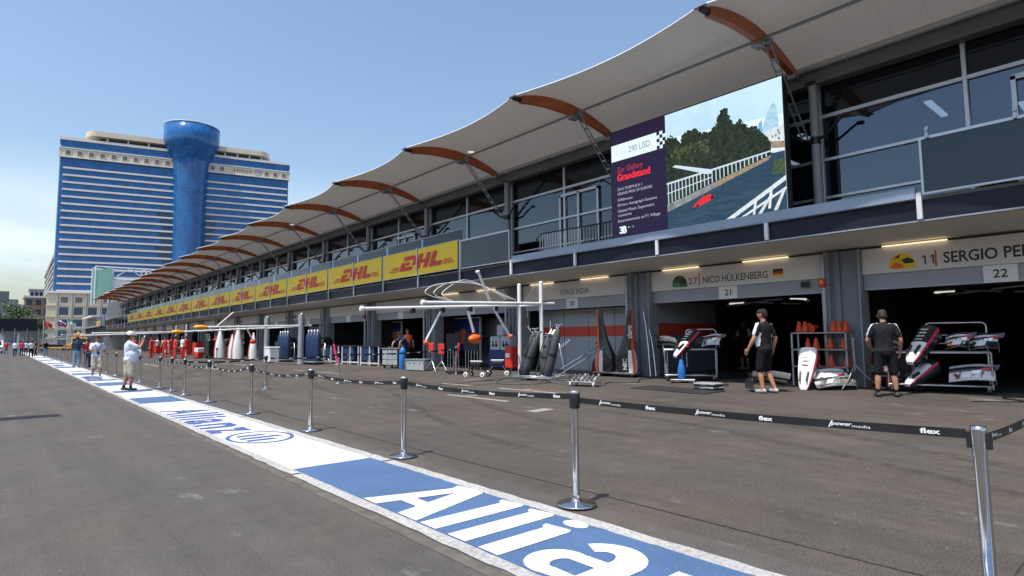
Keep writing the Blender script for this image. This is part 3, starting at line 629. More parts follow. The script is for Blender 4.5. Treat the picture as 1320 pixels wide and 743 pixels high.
P(MB().box(16.1, 16.25, 12.2, 17.2, 2.5, 2.56, 'black'), 'panel_rail')
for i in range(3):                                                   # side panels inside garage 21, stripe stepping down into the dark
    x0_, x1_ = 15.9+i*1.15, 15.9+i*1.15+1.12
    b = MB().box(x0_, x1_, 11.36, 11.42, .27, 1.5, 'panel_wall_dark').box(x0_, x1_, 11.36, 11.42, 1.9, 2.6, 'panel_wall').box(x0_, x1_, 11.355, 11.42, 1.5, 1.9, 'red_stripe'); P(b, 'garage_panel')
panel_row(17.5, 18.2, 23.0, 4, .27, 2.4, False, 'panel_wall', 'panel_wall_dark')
panel_row(16.4, 35.9, 41.0, 4, .27, 2.45, False)
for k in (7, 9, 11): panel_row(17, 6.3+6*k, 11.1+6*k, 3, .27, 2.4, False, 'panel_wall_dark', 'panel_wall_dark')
ring_me = MB()
for i in range(8):
    a = i*math.pi/4
    ring_me.path([(math.cos(a+q)*.5, math.sin(a+q)*1.25, .06*math.sin(2*(a+q))) for q in (0, .2, .4, .6)], .032, 'lamp_white' if i in (1, 5) else 'metal_grey', 6)
ring_me.lathe([(.02, .12), (1.3, .04), (1.32, .0), (.3, .05)], (0, 0, .05), 'dark_int', 24); ring_me = ring_me.mesh('ring_lamp')
for y in (8.6, 3.1): share(ring_me, 'ring_lamp', pit, (17.5-15.4, y-50, 2.46-ZG))
# ---- stair rail on the balcony behind the parapet
bal_lit = MB().box(-.012, .012, -.012, .012, 0, 1.0, 'post_white').mesh('baluster'); bal2 = MB().box(-.012, .012, -.012, .012, 0, 1.0, 'black').mesh('baluster')  # left balusters coloured white for the light on them, right ones dark
for i in range(16): share(bal_lit, 'baluster', pit, (14.4-15.4, 15.2-i*.13-50, 4.12-ZG))
for i in range(18):
    z = .95-.035*max(0, i-10)
    share(bal2, 'baluster', pit, (14.4-15.4, 13.05-i*.13-50, 4.12-ZG), sc=(1, 1, z))
P(MB().path([(14.4, 15.4, 4.95), (14.4, 15.1, 5.14), (14.4, 13, 5.1), (14.4, 11.6, 5.08), (14.4, 10.7, 4.8)], .025, 'black', 8), 'stair_handrail')

# ---- far wing beyond the awning
fw = empty('far_pit_wing', (15, 135, .25), 0, 'low white and grey far end of the pit building past the awning', 'building')
MB().box(13.3, 21, 120.6, 150, .25, 3.4, 'panel_wall_dark').box(13.2, 21, 120.6, 150, 3.4, 4.2, 'navy_panel').build('wall', fw, True)
MB().box(12.6, 21.2, 121, 150.5, 4.2, 4.4, 'paint_grey').box(12.6, 21.2, 134, 150, 6.2, 6.5, 'conc_white').build('roof', fw, True)
for i in range(8): MB().box(13.4, 13.6, 121.5+4*i, 121.8+4*i, 4.4, 6.4, 'frame_alu').build('post', fw, True)
for i in range(7): MB().box(13.6, 13.66, 122+4*i, 125.3+4*i, 4.5, 6.1, 'h_win').build('window', fw, True)
MB().box(13.25, 13.298, 122, 149, .25, 2.6, 'dark_int').build('garage_opening', fw, True)
gs = empty('billboard_tower', (18, 136, .25), 0, 'white framed scaffold tower with green printed panel behind the awning end', 'tower')
g = MB(); 
for x in (12.9, 15.6, 21, 27):
    for y in (134, 139): g.tube((x, y, 8.6), (x, y, 15.6), .16, 'post_white', n=6)
for z in (11.2, 13.4, 15.6):
    for y in (134, 139): g.tube((12.9, y, z), (27, y, z), .13, 'post_white', n=6)
    for x in (12.9, 15.6, 21, 27): g.tube((x, 134, z), (x, 139, z), .1, 'post_white', n=6)
g.tube((15.6, 134, 13.4), (18.3, 134, 15.6), .1, 'post_white', n=6).tube((18.3, 134, 15.6), (21, 134, 13.4), .1, 'post_white', n=6)
g.build('frame', gs, True)
MB().add([(12.5, 134, 9.6), (15.4, 133.6, 11.3), (15.4, 133.6, 15.6), (12.5, 134, 14.7), (12.5, 134.2, 9.6), (15.4, 133.8, 11.3), (15.4, 133.8, 15.6), (12.5, 134.2, 14.7)], [(0, 1, 2, 3), (7, 6, 5, 4), (0, 4, 5, 1), (3, 2, 6, 7)], 'green_panel').build('green_panel', gs, True)
MB().box(15.8, 27, 133.9, 133.95, 11, 13.3, 'conc_white').build('white_panel', gs, True)

# ================================================================== VIDEO SCREEN
for nm, c, e in (('s_sky', (.50, .72, .84), .95), ('s_skyl', (.66, .82, .88), .95), ('s_tree', (.010, .017, .012), .8), ('s_tree2', (.055, .085, .03), 1), ('s_tree3', (.02, .032, .02), 1), ('s_tree4', (.006, .011, .009), 1), ('s_road', (.02, .055, .10), .8), ('s_road2', (.035, .08, .125), .8), ('s_wall', (.25, .27, .26), 1), ('s_sand', (.34, .25, .14), 1),
                 ('s_white', (.72, .76, .80), 1), ('s_tower', (.17, .38, .58), 1), ('s_tower2', (.38, .60, .74), 1), ('s_red', (.62, .02, .03), 1), ('s_purple', (.016, .008, .042), .75), ('s_bar', (.66, .80, .86), 1), ('s_pink', (.82, .015, .04), 1), ('s_txt', (.42, .42, .52), 1), ('s_dim', (.42, .03, .07), 1), ('s_grey', (.22, .25, .33), 1), ('s_pale', (.50, .62, .70), 1), ('s_black', (.01, .01, .012), 1)):
    emis(nm, c, e)
screen_mat('s_sky', [(.42, .62, .80), (.52, .72, .86), (.60, .78, .88)], .5, .95)
screen_mat('s_skyl', [(.58, .76, .86), (.68, .83, .90), (.74, .86, .9)], .6, .95)
screen_mat('s_tree', [(.003, .006, .005), (.010, .017, .010), (.03, .045, .022), (.06, .075, .04)], 9, .9, lo=.32, hi=.72)
screen_mat('s_tree3', [(.006, .010, .007), (.022, .035, .018), (.05, .065, .035)], 14, .9)
screen_mat('s_tree4', [(.002, .004, .003), (.012, .018, .012), (.03, .04, .02)], 14, .9)
screen_mat('s_tree2', [(.015, .028, .010), (.05, .085, .03), (.11, .15, .06)], 14, .9)
screen_mat('s_road', [(.014, .035, .065), (.022, .058, .10), (.032, .08, .13)], 4, .85, (1, .6, 9))
screen_mat('s_wall', [(.10, .12, .12), (.24, .26, .25), (.36, .37, .35)], 6, .9)
screen_mat('s_white', [(.40, .46, .50), (.66, .72, .76), (.8, .84, .86)], 9, .9)
screen_mat('s_tower2', [(.22, .42, .60), (.36, .58, .73), (.5, .7, .8)], 5, .95, (1, 1, 4))
screen_mat('s_sand', [(.16, .13, .09), (.32, .24, .15), (.45, .38, .28)], 9, .9)
scr = empty('video_screen', (13.95, 8.9, 4.3), 0, 'large outdoor video screen showing a race track and ticket price on the balcony', 'screen')
MB().bbox(13.90, 14.15, 6.18, 11.5, 4.12, 7.70, 'black', .01).build('cabinet', scr, True)
SW, SH = 3.3, 3.32
def pic(polys, mt, lay, name, x=13.9): 
    b = MB()
    for p in polys: b.flat([(u*SW, v*SH) for u, v in p], (x-.0015*lay, 9.5, 4.34), UY, UZ, mt)
    return b.build(name, scr, True)
rnd = random.Random(3)
pic([[(0, 0), (1, 0), (1, 1), (0, 1)]], 's_skyl', 1, 'picture'); pic([[(0, .8), (1, .72), (1, 1), (0, 1)]], 's_sky', 2, 'picture_sky')
pic([[(.80, .60), (.845, .60), (.84, .72), (.815, .70)]], 's_tower', 2.5, 'picture_tower'); pic([[(.83, .58), (.965, .60), (.965, .70), (.95, .79), (.935, .835), (.89, .77), (.85, .68)]], 's_tower2', 3, 'picture_tower'); pic([[(.655, .68), (.70, .68), (.695, .74), (.665, .78)]], 's_tower2', 3, 'picture_tower')
pic([[(.83, .5), (1, .47), (1, .645), (.96, .63), (.93, .645), (.9, .62), (.87, .62), (.83, .6)]], 's_white', 4, 'picture_city'); pic([[(.86, .5), (1, .47), (1, .52), (.86, .55)]], 's_sand', 5, 'picture_ground')
top = [(0, .77), (.05, .80), (.1, .76), (.14, .72), (.17, .77), (.22, .80), (.28, .80), (.32, .76), (.36, .75), (.40, .73), (.44, .75), (.47, .78), (.50, .86), (.535, .89), (.57, .86), (.59, .78), (.63, .73), (.67, .76), (.70, .73), (.74, .67), (.77, .68), (.81, .65), (.84, .60), (.87, .57), (.90, .53), (.905, .46)]
jag = []
for (a, b_), (c, d) in zip(top, top[1:]):
    for i in range(4): t = i/4; jag.append((a+(c-a)*t+rnd.uniform(-.006, .006), b_+(d-b_)*t+rnd.uniform(-.018, .018)))
pic([[(0, .15)]+jag+[(.905, .42), (.4, .25)]], 's_tree', 6, 'picture_trees')
def topv(u):
    for (a, b_), (c, d) in zip(top, top[1:]):
        if a <= u <= c and c > a: return b_+(d-b_)*(u-a)/(c-a)
    return .5
cl = {'s_tree3': [], 's_tree4': [], 's_tree2': []}
for i in range(900):
    u = rnd.uniform(.0, .885); tv = topv(u); v = tv-abs(rnd.gauss(0, .09))+.012; s_ = rnd.uniform(.006, .016); a = rnd.uniform(0, 6.28)
    if v < .42: continue
    bright = u < .4 and .5 < v < .69 and rnd.random() < .75
    cl['s_tree2' if bright else ('s_tree3' if rnd.random() < .6 else 's_tree4')].append([(u+s_*math.cos(a+q)*rnd.uniform(.6, 1.2), v+s_*math.sin(a+q)*rnd.uniform(.6, 1.2)) for q in (0, 1.3, 2.6, 3.9, 5.1)])
for q_, (mt_, pl_) in enumerate(cl.items()):
    o_ = MB()
    for ip, p in enumerate(pl_): o_.flat([(u*SW, v*SH) for u, v in p], (13.9-.0015*6.2-.000004*(ip+q_*300), 9.5, 4.34), UY, UZ, mt_)
    o_.build('picture_leaves', scr, True)
rs_ = MB()
for i in range(60):
    u = rnd.uniform(0, .9); v = rnd.uniform(.01, .14)+.17*u*.6; w = rnd.uniform(.05, .2)
    if u+w < .98: rs_.flat([(u*SW, v*SH), ((u+w)*SW, (v+.06*w)*SH), ((u+w)*SW, (v+.06*w+.008)*SH), (u*SW, (v+.007)*SH)], (13.9-.0015*8.3-.00001*i, 9.5, 4.34), UY, UZ, 's_road2')
rs_.build('picture_road_sheen', scr, True)
ct_ = MB()
for i in range(14): u = .84+.155*rnd.random(); v = .52+.09*rnd.random(); ct_.flat([(u*SW, v*SH), ((u+.015)*SW, v*SH), ((u+.015)*SW, (v+.02)*SH), (u*SW, (v+.02)*SH)], (13.9-.0015*4.2-.00002*i, 9.5, 4.34), UY, UZ, 's_pale' if i % 2 else 's_wall')
ct_.build('picture_city', scr, True)
pic([[(.06, .54), (.09, .55), (.42, .44), (.42, .41), (.38, .41)]], 's_pale', 8, 'picture_bridge')
pic([[(0, 0), (1, 0), (1, .46), (.9, .455), (.88, .41), (.7, .36), (.45, .29), (.2, .22), (0, .17)]], 's_road', 8, 'picture_road')
pic([[(.9, .30), (1, .28), (1, .40), (.92, .40)]], 's_tree2', 8.5, 'picture_verge'); pic([[(.92, .45), (1, .45), (1, .465), (.9, .462)]], 's_white', 9, 'picture_line')
pic([[(0, .17), (.2, .22), (.45, .29), (.45, .335), (.2, .275), (0, .235)]], 's_wall', 9, 'picture_wall'); pic([[(.45, .29), (.7, .36), (.88, .41), (.9, .44), (.7, .395), (.45, .335)]], 's_sand', 9, 'picture_wall')
fen = [[(0, .40), (.45, .43), (.9, .465), (.9, .475), (.45, .445), (0, .415)], [(.0, .32), (.42, .375), (.42, .382), (0, .328)]]
for i in range(26):
    u = .01+i*.034; lo = .235+(.445-.235)*(u/.9); hi = .41+.06*u/.9; fen.append([(u, lo), (u+.008, lo), (u+.008, hi), (u, hi)])
pic(fen, 's_pale', 10, 'picture_fence')
pic([[(.24, .165), (.30, .165), (.42, .20), (.44, .23), (.40, .245), (.36, .25), (.33, .235), (.26, .19)]], 's_red', 11, 'picture_car'); pic([[(.27, .165), (.29, .16), (.30, .18), (.28, .185)], [(.4, .2), (.43, .205), (.435, .235), (.41, .235)], [(.345, .235), (.37, .245), (.36, .26)], [(.23, .168), (.26, .15), (.27, .16)]], 's_black', 12, 'picture_car')
pic([[(.48, .0), (.55, 0), (1, .235), (1, .27)], [(.60, .0), (.64, 0), (1, .17), (1, .19)], [(.74, .02), (.76, .02), (.78, .13), (.76, .13)], [(.86, .05), (.88, .05), (.9, .19), (.88, .19)], [(.78, .02), (.88, .15), (.9, .15), (.81, .02)], [(.9, .03), (.98, .18), (1, .18), (.93, .03)]], 's_white', 11, 'picture_rail')
o = (13.898, 11.45, 4.34)
def pt(p, mt, lay, nm): 
    b = MB()
    for q in p: b.flat(q, (13.9-.0015*lay, 11.45, 4.34), UY, UZ, mt)
    return b.build(nm, scr, True)
pt([[(0, 0), (1.95, 0), (1.95, SH), (0, SH)]], 's_purple', 1, 'price_panel'); pt([[(0, 2.42), (1.95, 2.42), (1.95, 2.92), (0, 2.92)]], 's_bar', 2, 'price_bar')
ck = [[(1.65+.1*i, 2.42+.1*j), (1.75+.1*i, 2.42+.1*j), (1.75+.1*i, 2.52+.1*j), (1.65+.1*i, 2.52+.1*j)] for i in range(3) for j in range(5) if (i+j) % 2 == 0]
pt(ck, 's_purple', 3, 'checker')
for st, a, b_, h, w, mt, bd in (('Price', .16, 2.58, .17, .42, 's_pale', 0), ('290 USD', .65, 2.58, .19, .78, 's_grey', .01), ('Zac Gallery', .2, 2.05, .17, .95, 's_dim', 0), ('Grandstand', .2, 1.8, .2, 1.2, 's_pink', .035), ('2016 FORMULA 1', .2, 1.5, .085, .9, 's_txt', 0), ('GRAND PRIX OF EUROPE', .2, 1.36, .085, 1.25, 's_txt', 0), ('Giftboxes', .2, 1.18, .085, .55, 's_txt', 0), ('Drivers Autograph Sessions', .2, 1.02, .085, 1.4, 's_txt', 0), ('Global Music Superstars', .2, .84, .085, 1.3, 's_txt', 0), ('concerts', .2, .71, .085, .5, 's_txt', 0), ('Entertainments at F1 Village', .2, .54, .085, 1.5, 's_txt', 0), ('3', .24, .2, .2, .13, 's_bar', .03), ('B', .36, .2, .2, .15, 's_bar', .05)):
    MB().text(st, (13.9-.0045, 11.45-a, 4.34+b_), UY, UZ, h, mt, w, bd).build('screen_lettering', scr, True)
MB().text('F1', (13.8955, 11.45-.56, 4.66), UY, UZ, .05, 's_txt', .2, 0).build('screen_lettering', scr, True)

# ================================================================== YELLOW BANNERS
def dhl_geo():
    b = MB(); sh = .33
    def q(x0, y0, x1, y1, mt='hdr_red'): b.flat([(x0+sh*y0, y0), (x1+sh*y0, y0), (x1+sh*y1, y1), (x0+sh*y1, y1)], (0, 0, 0), (1, 0, 0), (0, 1, 0), mt)
    # D
    q(.12, .72, .98, 1.0); q(.98, .30, 1.22, .93); q(0, 0, .34, .58); q(.34, 0, 1.05, .25); q(.42, .36, .72, .58)
    # H
    q(1.36, 0, 1.68, 1.0); q(1.68, .38, 1.96, .62); q(1.96, 0, 2.28, 1.0)
    # L
    q(2.42, .30, 2.74, 1.0); q(2.42, 0, 3.32, .30)
    for i in range(3): q(-.95+.12*i, .02+.13*i, -.12, .075+.13*i); q(3.44, .02+.13*i, 4.25-.12*i, .075+.13*i)
    return b.v, b.f
DV, DF = dhl_geo()
def banner(y_hi, y_lo, label, X=13.155, z0_=4.15, z1_=5.24):
    e = empty('sponsor_banner', (X, (y_hi+y_lo)/2, z0_), 0, label, 'banner', 'yellow banners along the balcony')
    w = y_hi-y_lo; h = z1_-z0_; m_ = w/2
    b = MB(); n = 12
    for side in (0, 1):                                              # two taut sheets meeting at the middle post
        a0, a1 = (w/2-.03, .035) if side == 0 else (-.035, -w/2+.03)
        Pg = [[(.012*math.sin(math.pi*j/6)*math.sin(math.pi*i/n)*random.uniform(.4, 1.2), a0+(a1-a0)*i/n, h*j/6) for j in range(7)] for i in range(n+1)]
        sb_ = MB().grid(Pg, 'hdr_yellow', True); sb_.grid([[(p[0]+.01, p[1], p[2]) for p in r_] for r_ in Pg], 'hdr_yellow', True); sb_.build('banner_sheet', e)
    k = h*.55
    MB().add([(-.014, (1.66-p[0])*k*1.62-.15, h*.24+p[1]*k) for p in DV], DF, 'hdr_red').build('lettering', e)
    MB().bbox(-.05, .0, -.03, .03, -.04, h+.06, 'frame_alu', .006).build('middle_post', e)
    fr = MB().box(-.008, .012, -w/2+.0, w/2, -.02, 0, 'metal_grey').box(-.008, .012, -w/2, w/2, h, h+.018, 'metal_grey'); fr.build('banner_rail', e)
    return e
for i in range(13):
    yh = 18.4+6*(i+1); banner(yh-.06, yh-5.94, f'yellow banner with red lettering on the balcony, {ORD[i]} from the video screen')
banner(131, 126, 'small yellow banner with red lettering on the far wing past the awning')

# ================================================================== HOTEL
A = Vector((16.9, 334.6, 0)); B_ = Vector((111.9, 311.5, 0)); ud = (B_-A).normalized(); WH = (B_-A).length
hot = empty('hotel_tower', A, math.atan2(ud.y, ud.x), 'tall blue glass hotel with white bands and round central tower', 'building')
# local: x along the facade, y backwards, z up
def H(mb, name, p=None): return mb.build(name, p or hot)
wl0, wl1, wr0, wr1 = 0, 45, 60.5, WH
H(MB().box(wl0, 53, 0, 22, 24.5, 92, 'h_glass'), 'glass_block'); H(MB().box(53, wr1, 0, 22, 24.5, 92, 'h_glass'), 'glass_block')
H(MB().box(-.4, wl0, .3, 21, 24.5, 90, 'h_teal'), 'side_fin')
for (a, c) in ((wl0+1.2, wl1+.5), (wr0-1, wr1-.5)):
    for i in range(18):
        z = 81.2-3.32*i
        H(MB().box(a, c, -.55, -.01, z-.42, z+.42, 'h_band'), 'band')
for (a, c, n, skip) in ((-.5, wl1+.3, 10, None), (wr0-2, wr1+.6, 9, (2, 3, 4, 5))):
    fz = H(MB().box(a, c, -.9, 1, 86.0, 90.4, 'h_cream').box(a-.3, c+.3, -1.2, -.9, 90.1, 90.6, 'h_band').box(a-.3, c+.3, -1.2, -.9, 85.9, 86.4, 'h_band'), 'frieze')
    for i in range(n):
        if skip and i in skip: continue
        x = a+3.4+(c-a-6.4)*i/(n-1)
        w = H(MB().box(x-1.25, x+1.25, -1.08, -.9, 87.0, 89.5, 'h_band'), 'window_frame', fz)
        H(MB().box(x-.95, x+.95, -1.12, -1.081, 87.25, 89.25, 'h_win_brown'), 'window', fz)
    if skip:
        H(MB().text('Hilton', (a+13.0, -.93, 87.3), (1, 0, 0), UZ, 1.9, 'text_dark', 8.4, .0), 'lettering', fz)
        H(MB().text('H', (a+23.8, -.96, 87.6), (1, 0, 0), UZ, 1.4, 'flag_blue', 1.4, .0), 'emblem', fz)
        n_ = 24; rr = [[(a+24.5+1.75*k_*math.cos(2*math.pi*i/n_), -.95, 88.25+1.75*k_*math.sin(2*math.pi*i/n_)) for i in range(n_+1)] for k_ in (.86, 1)]
        H(MB().grid(rr, 'flag_blue', False), 'emblem', fz)
    H(MB().box(a, c, -.6, 22, 94.2, 95.4, 'h_band').box(a, c, -.05, 22, 92, 94.2, 'h_glass'), 'cornice')
for (a, c) in ((9, wl1+1), (wr0-1.5, 88)):                            # roof canopies: curved ends on short posts
    pts = []
    lft = a < 50
    for i in range(13):
        an = math.pi/2+math.pi*i/12
        pts.append(((a+4+5*math.cos(an)) if lft else (c-4-5*math.cos(an)), 7+8*math.sin(an)*(1 if lft else 1)))
    poly = pts+([(c, -1), (c, 15)] if lft else [(a, -1), (a, 15)])
    H(MB().prism(poly, (0, 0, 97.4), (1, 0, 0), (0, 1, 0), 'h_cream', 2.4), 'roof_canopy')
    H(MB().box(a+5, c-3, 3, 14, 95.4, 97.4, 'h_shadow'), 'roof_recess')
    for i in range(4): H(MB().box(a+8+(c-a-12)*i/3, a+8.7+(c-a-12)*i/3, .5, 1.2, 95.4, 97.4, 'h_band'), 'roof_post')
prof = [(6.7, 22), (6.9, 50), (7.1, 60), (7.4, 73), (7.8, 84), (8.2, 89), (9.0, 92), (10.4, 94.6), (11.7, 97), (12.3, 99), (12.4, 101), (12.4, 107.3), (12.0, 107.4), (11.8, 106.4)]
H(MB().lathe(prof, (52.3, 1.0, 0), 'h_glass', 48), 'round_tower')
H(MB().lathe([(12.45, 107.3), (12.5, 107.3), (12.5, 107.6), (12.1, 107.6)], (52.3, 1.0, 0), 'h_band', 48), 'tower_rim')
# dark reflections beside the tower, painted on as darker glass patches
for i in range(13):
    z = 81.2-3.32*(i+5)
    H(MB().box(38.5+(i*7 % 5)*.7, 46.4, -.08, -.005, z-2.8, z-.5, 'h_dark_reflect'), 'dark_reflection_bay'); H(MB().box(58.2, 62+(i*3 % 4)*.6, -.08, -.005, z-2.8, z-.5, 'h_dark_reflect'), 'dark_reflection_bay')
pod = H(MB().box(-2, 100, -1.2, 30, 0, 24.4, 'h_cream'), 'podium')
H(MB().box(-2.6, 100.5, -1.9, -1.2, 23.6, 24.6, 'h_band'), 'podium_cornice', pod)
for i in range(16):
    x = 4.5+5.3*i
    H(MB().box(x-2.9, x-2.3, -1.7, -1.2, 0, 23.6, 'h_cream_dark'), 'pilaster', pod)
    for r_, (z, hw, hh, mt) in enumerate(((20.6, 1.35, 1.35, 'h_win_brown'), (15.6, 1.7, 1.75, 'h_win'), (10.3, 1.7, 1.6, 'h_win'), (5.4, 1.7, 1.6, 'h_win'), (1.4, 1.7, 1.3, 'h_win'))):
        w = H(MB().box(x-hw-.35, x+hw+.35, -1.33, -1.2, z-hh-.35, z+hh+.35, 'h_band'), 'window_frame', pod); H(MB().box(x-hw, x+hw, -1.36, -1.331, z-hh, z+hh, mt), 'window', pod)
for z in (18.0, 13.0, 7.9, 3.3): H(MB().box(-2.2, 100, -1.5, -1.2, z-.25, z+.25, 'h_cream_dark'), 'string_course', pod)
# ================================================================== FAR BUILDINGS, HILLS
ob = empty('office_block', (17.5, 395, 0), R(0), 'grey glass office block with white floor bands left of the hotel', 'building')
def skewbox(z0_, z1_, e=0): # narrow front, long receding flank on the left
    return [(3-e, -e, z0_), (15+e, -e, z0_), (29+e, 150, z0_), (5.2-e, 150, z0_), (3-e, -e, z1_), (15+e, -e, z1_), (29+e, 150, z1_), (5.2-e, 150, z1_)]
FB = [(0, 3, 2, 1), (4, 5, 6, 7), (0, 1, 5, 4), (1, 2, 6, 5), (2, 3, 7, 6), (3, 0, 4, 7)]
MB().add(skewbox(0, 48), FB, 'green_glass').build('glass_body', ob)
for i in range(13): MB().add(skewbox(2+3.5*i, 3.3+3.5*i, .5), FB, 'concrete').build('floor_band', ob)
MB().add(skewbox(48, 50, .8), FB, 'concrete').build('roof_parapet', ob)
def house(name, x, y, w, d, h, label, wall, roof, nf, nw):
    e = empty(name, (x, y, 0), 0, label, 'building'); MB().box(-w/2, w/2, 0, d, 0, h, wall).build('wall', e); MB().box(-w/2-.8, w/2+.8, -.8, d+.8, h, h+1.2, roof).build('roof', e)
    for i in range(nf):
        for j in range(nw):
            xx = -w/2+w*(j+.5)/nw; zz = h*(i+.5)/nf; MB().box(xx-w/nw*.3, xx+w/nw*.3, -.12, -.01, zz-h/nf*.28, zz+h/nf*.28, 'h_win').build('window', e)
    return e
house('pale_house', 19.5, 480, 18, 20, 30, 'pale low block with flat white roof left of the office block', 'roof_brown', 'conc_white', 5, 4)
house('distant_block', 23.5, 700, 10, 20, 50, 'distant grey square block peeping above the white roofed house', 'concrete', 'concrete', 6, 3)
house('cream_house', 9, 520, 16, 20, 20, 'cream house half hidden by the trees behind the black bridge', 'conc_white', 'concrete', 4, 4)
house('grey_hall', -6, 300, 24, 20, 8, 'low white hall behind the trees at the left edge', 'conc_white', 'conc_white', 1, 4)
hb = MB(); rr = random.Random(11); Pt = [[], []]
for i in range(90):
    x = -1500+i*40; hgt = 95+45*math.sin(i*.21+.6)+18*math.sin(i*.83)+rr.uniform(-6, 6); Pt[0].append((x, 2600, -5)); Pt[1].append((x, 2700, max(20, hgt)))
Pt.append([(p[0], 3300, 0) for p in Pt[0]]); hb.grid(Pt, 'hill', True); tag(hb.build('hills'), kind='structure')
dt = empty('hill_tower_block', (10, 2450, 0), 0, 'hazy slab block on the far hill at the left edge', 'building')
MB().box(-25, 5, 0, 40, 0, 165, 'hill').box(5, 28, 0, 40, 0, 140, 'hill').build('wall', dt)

# ================================================================== TREES
def tree(x, y, h, r, label, dark=False, n=2200, seed=0):
    rr = random.Random(seed); e = empty('broadleaf_tree', (x, y, 0), 0, label, 'tree', 'trees at the end of the pit lane')
    t = MB().path([(0, 0, 0), (.1, .05, h*.25), (0, .1, h*.5), (.15, 0, h*.75)], [.28, .22, .15, .06], 'bark', 7)
    tips = []
    for i in range(9):
        a = rr.uniform(0, 6.28); z = h*rr.uniform(.3, .6); q = (math.cos(a)*r*.6, math.sin(a)*r*.6, z+h*.22); t.path([(0, 0, z), (q[0]*.5, q[1]*.5, z+h*.13), q], [.1, .07, .03], 'bark', 5); tips.append(q)
    t.build('trunk', e)
    lv = MB(); cl = [(rr.gauss(0, r*.48), rr.gauss(0, r*.48), h*rr.uniform(.38, .95), r*rr.uniform(.22, .45)) for _ in range(26)]
    vs, fs = [], []
    for i in range(n):
        c = rr.choice(cl); d = Vector((rr.gauss(0, 1), rr.gauss(0, 1), rr.gauss(0, .8))).normalized()*c[3]*rr.uniform(.6, 1.1); p = Vector(c[:3])+d
        u = Vector((rr.gauss(0, 1), rr.gauss(0, 1), rr.gauss(0, 1))).normalized(); w = u.orthogonal().normalized(); s_ = rr.uniform(.16, .34)
        k = len(vs); vs += [p+u*s_, p+w*s_*.6, p-u*s_, p-w*s_*.6]; fs.append((k, k+1, k+2, k+3))
    lv.add(vs, fs, 'leaf_dark' if dark else 'leaf').build('crown', e); return e
tree(2.2, 205, 12, 3.6, 'tall dark green tree above the black overhead bridge', False, 3000, 1)
tree(7.0, 215, 9, 3.0, 'rounded green tree right behind the black bridge', False, 2600, 2)
tree(-1.8, 230, 9, 4.0, 'broad tree at the left edge behind the black bridge', False, 2600, 3)
tree(21.5, 190, 8.5, 2.2, 'small bright tree below the flags by the awning end', False, 2000, 4)
tree(4.8, 250, 13.5, 4.0, 'farthest tree rising between the bridge and the pale block', True, 2600, 5)

# ================================================================== FAR END OF THE LANE
br = empty('overhead_bridge', (-4, 170, 0), 0, 'black advertising bridge spanning the end of the lane', 'bridge')
MB().bbox(-24, 6.1, 169, 171.5, 3.8, 6.85, 'navy_panel', .05).build('deck', br, True)
for x in (5.7, -23.5): MB().bbox(x, x+.5, 169.3, 171, 0, 3.8, 'black', .03).build('leg', br, True)
fen_ = empty('debris_fence', (6, 140, 0), 0, 'grey wire debris fence on a concrete wall across the lane end', 'fence')
MB().box(-10, 14, 159.6, 160.1, 0, 1.0, 'concrete').build('concrete_base', fen_, True)
for i in range(13):
    x = -9.5+i*1.95; MB().tube((x, 160, 1), (x, 160, 4.0), .05, 'mesh_grey', n=6).path([(x, 160, 4.0), (x, 159.7, 4.4)], .05, 'mesh_grey', 6).build('fence_post', fen_, True)
wm = MB()
for i in range(120): wm.box(-9.5+i*.195, -9.5+i*.195+.03, 159.98, 160.0, 1.0, 4.0, 'mesh_grey')
for i in range(22): wm.box(-9.5, 13.9, 159.985, 160.005, 1.05+i*.135, 1.075+i*.135, 'mesh_grey')
tag(wm.build('wire_mesh', fen_, True), kind='stuff')
def flag(x, y, h, cols, label):
    e = empty('flag', (x, y, 0), 0, label, 'flag', 'flags at the lane end'); MB().tube((0, 0, 0), (0, 0, h), .05, 'white', n=6).build('pole', e)
    W_, Hh = 1.9, 1.0; n = 10
    for i, c in enumerate(cols):
        z0_ = h-.1-Hh*(i+1)/len(cols); z1_ = h-.1-Hh*i/len(cols)
        MB().grid([[(W_*j/n*.8, .18*math.sin(j*.9), z-.9*(j/n)**1.5*.9) for z in (z0_, z1_)] for j in range(n+1)], c).build('stripe', e)
flag(6.9, 162, 6.3, ['flag_red', 'flag_red', 'flag_red'], 'red flag on the pole nearest the black bridge')
flag(9.2, 162, 6.6, ['white', 'flag_blue', 'flag_red'], 'white blue and red flag beside the red one'); flag(11.0, 162, 6.8, ['flag_green', 'white'], 'green and white flag in the middle of the flag row')
flag(15.3, 162, 6.9, ['black', 'white'], 'dark flag in front of a hotel window'); flag(18.4, 162, 6.8, ['flag_red', 'flag_red'], 'red flag hanging in front of the hotel windows'); flag(22.0, 162, 7.0, ['flag_blue', 'white', 'flag_red'], 'slanting blue white and red flag nearest the awning')
tk = empty('recovery_truck', (10.6, 131, 0), R(0), 'yellow recovery truck with amber light bar at the lane end', 'truck')
secs = [[(-1.2, y, z) for y, z in ()]]
tb = MB(); prof2 = [(-1.6, .55), (-1.6, 1.25), (-1.35, 1.45), (-1.05, 2.3), (.2, 2.4), (.3, .55)]
tb.loft([[(-1.15, a, b_) for a, b_ in prof2], [(1.15, a, b_) for a, b_ in prof2]], 'yellow_truck', True, False); tb.build('cab', tk)
MB().add([(-1.0, -1.385, 1.5), (1.0, -1.385, 1.5), (.95, -1.115, 2.22), (-.95, -1.115, 2.22)], [(0, 1, 2, 3)], 'h_win').build('windscreen', tk)
for s_ in (-1, 1): MB().box(min(s_*1.151, s_*1.17), max(s_*1.151, s_*1.17), -1.0, .0, 1.5, 2.15, 'h_win').build('side_window', tk); MB().bbox(s_*.85-.2, s_*.85+.2, -1.64, -1.6, .8, 1.0, 'white_gloss', .01).build('headlight', tk)
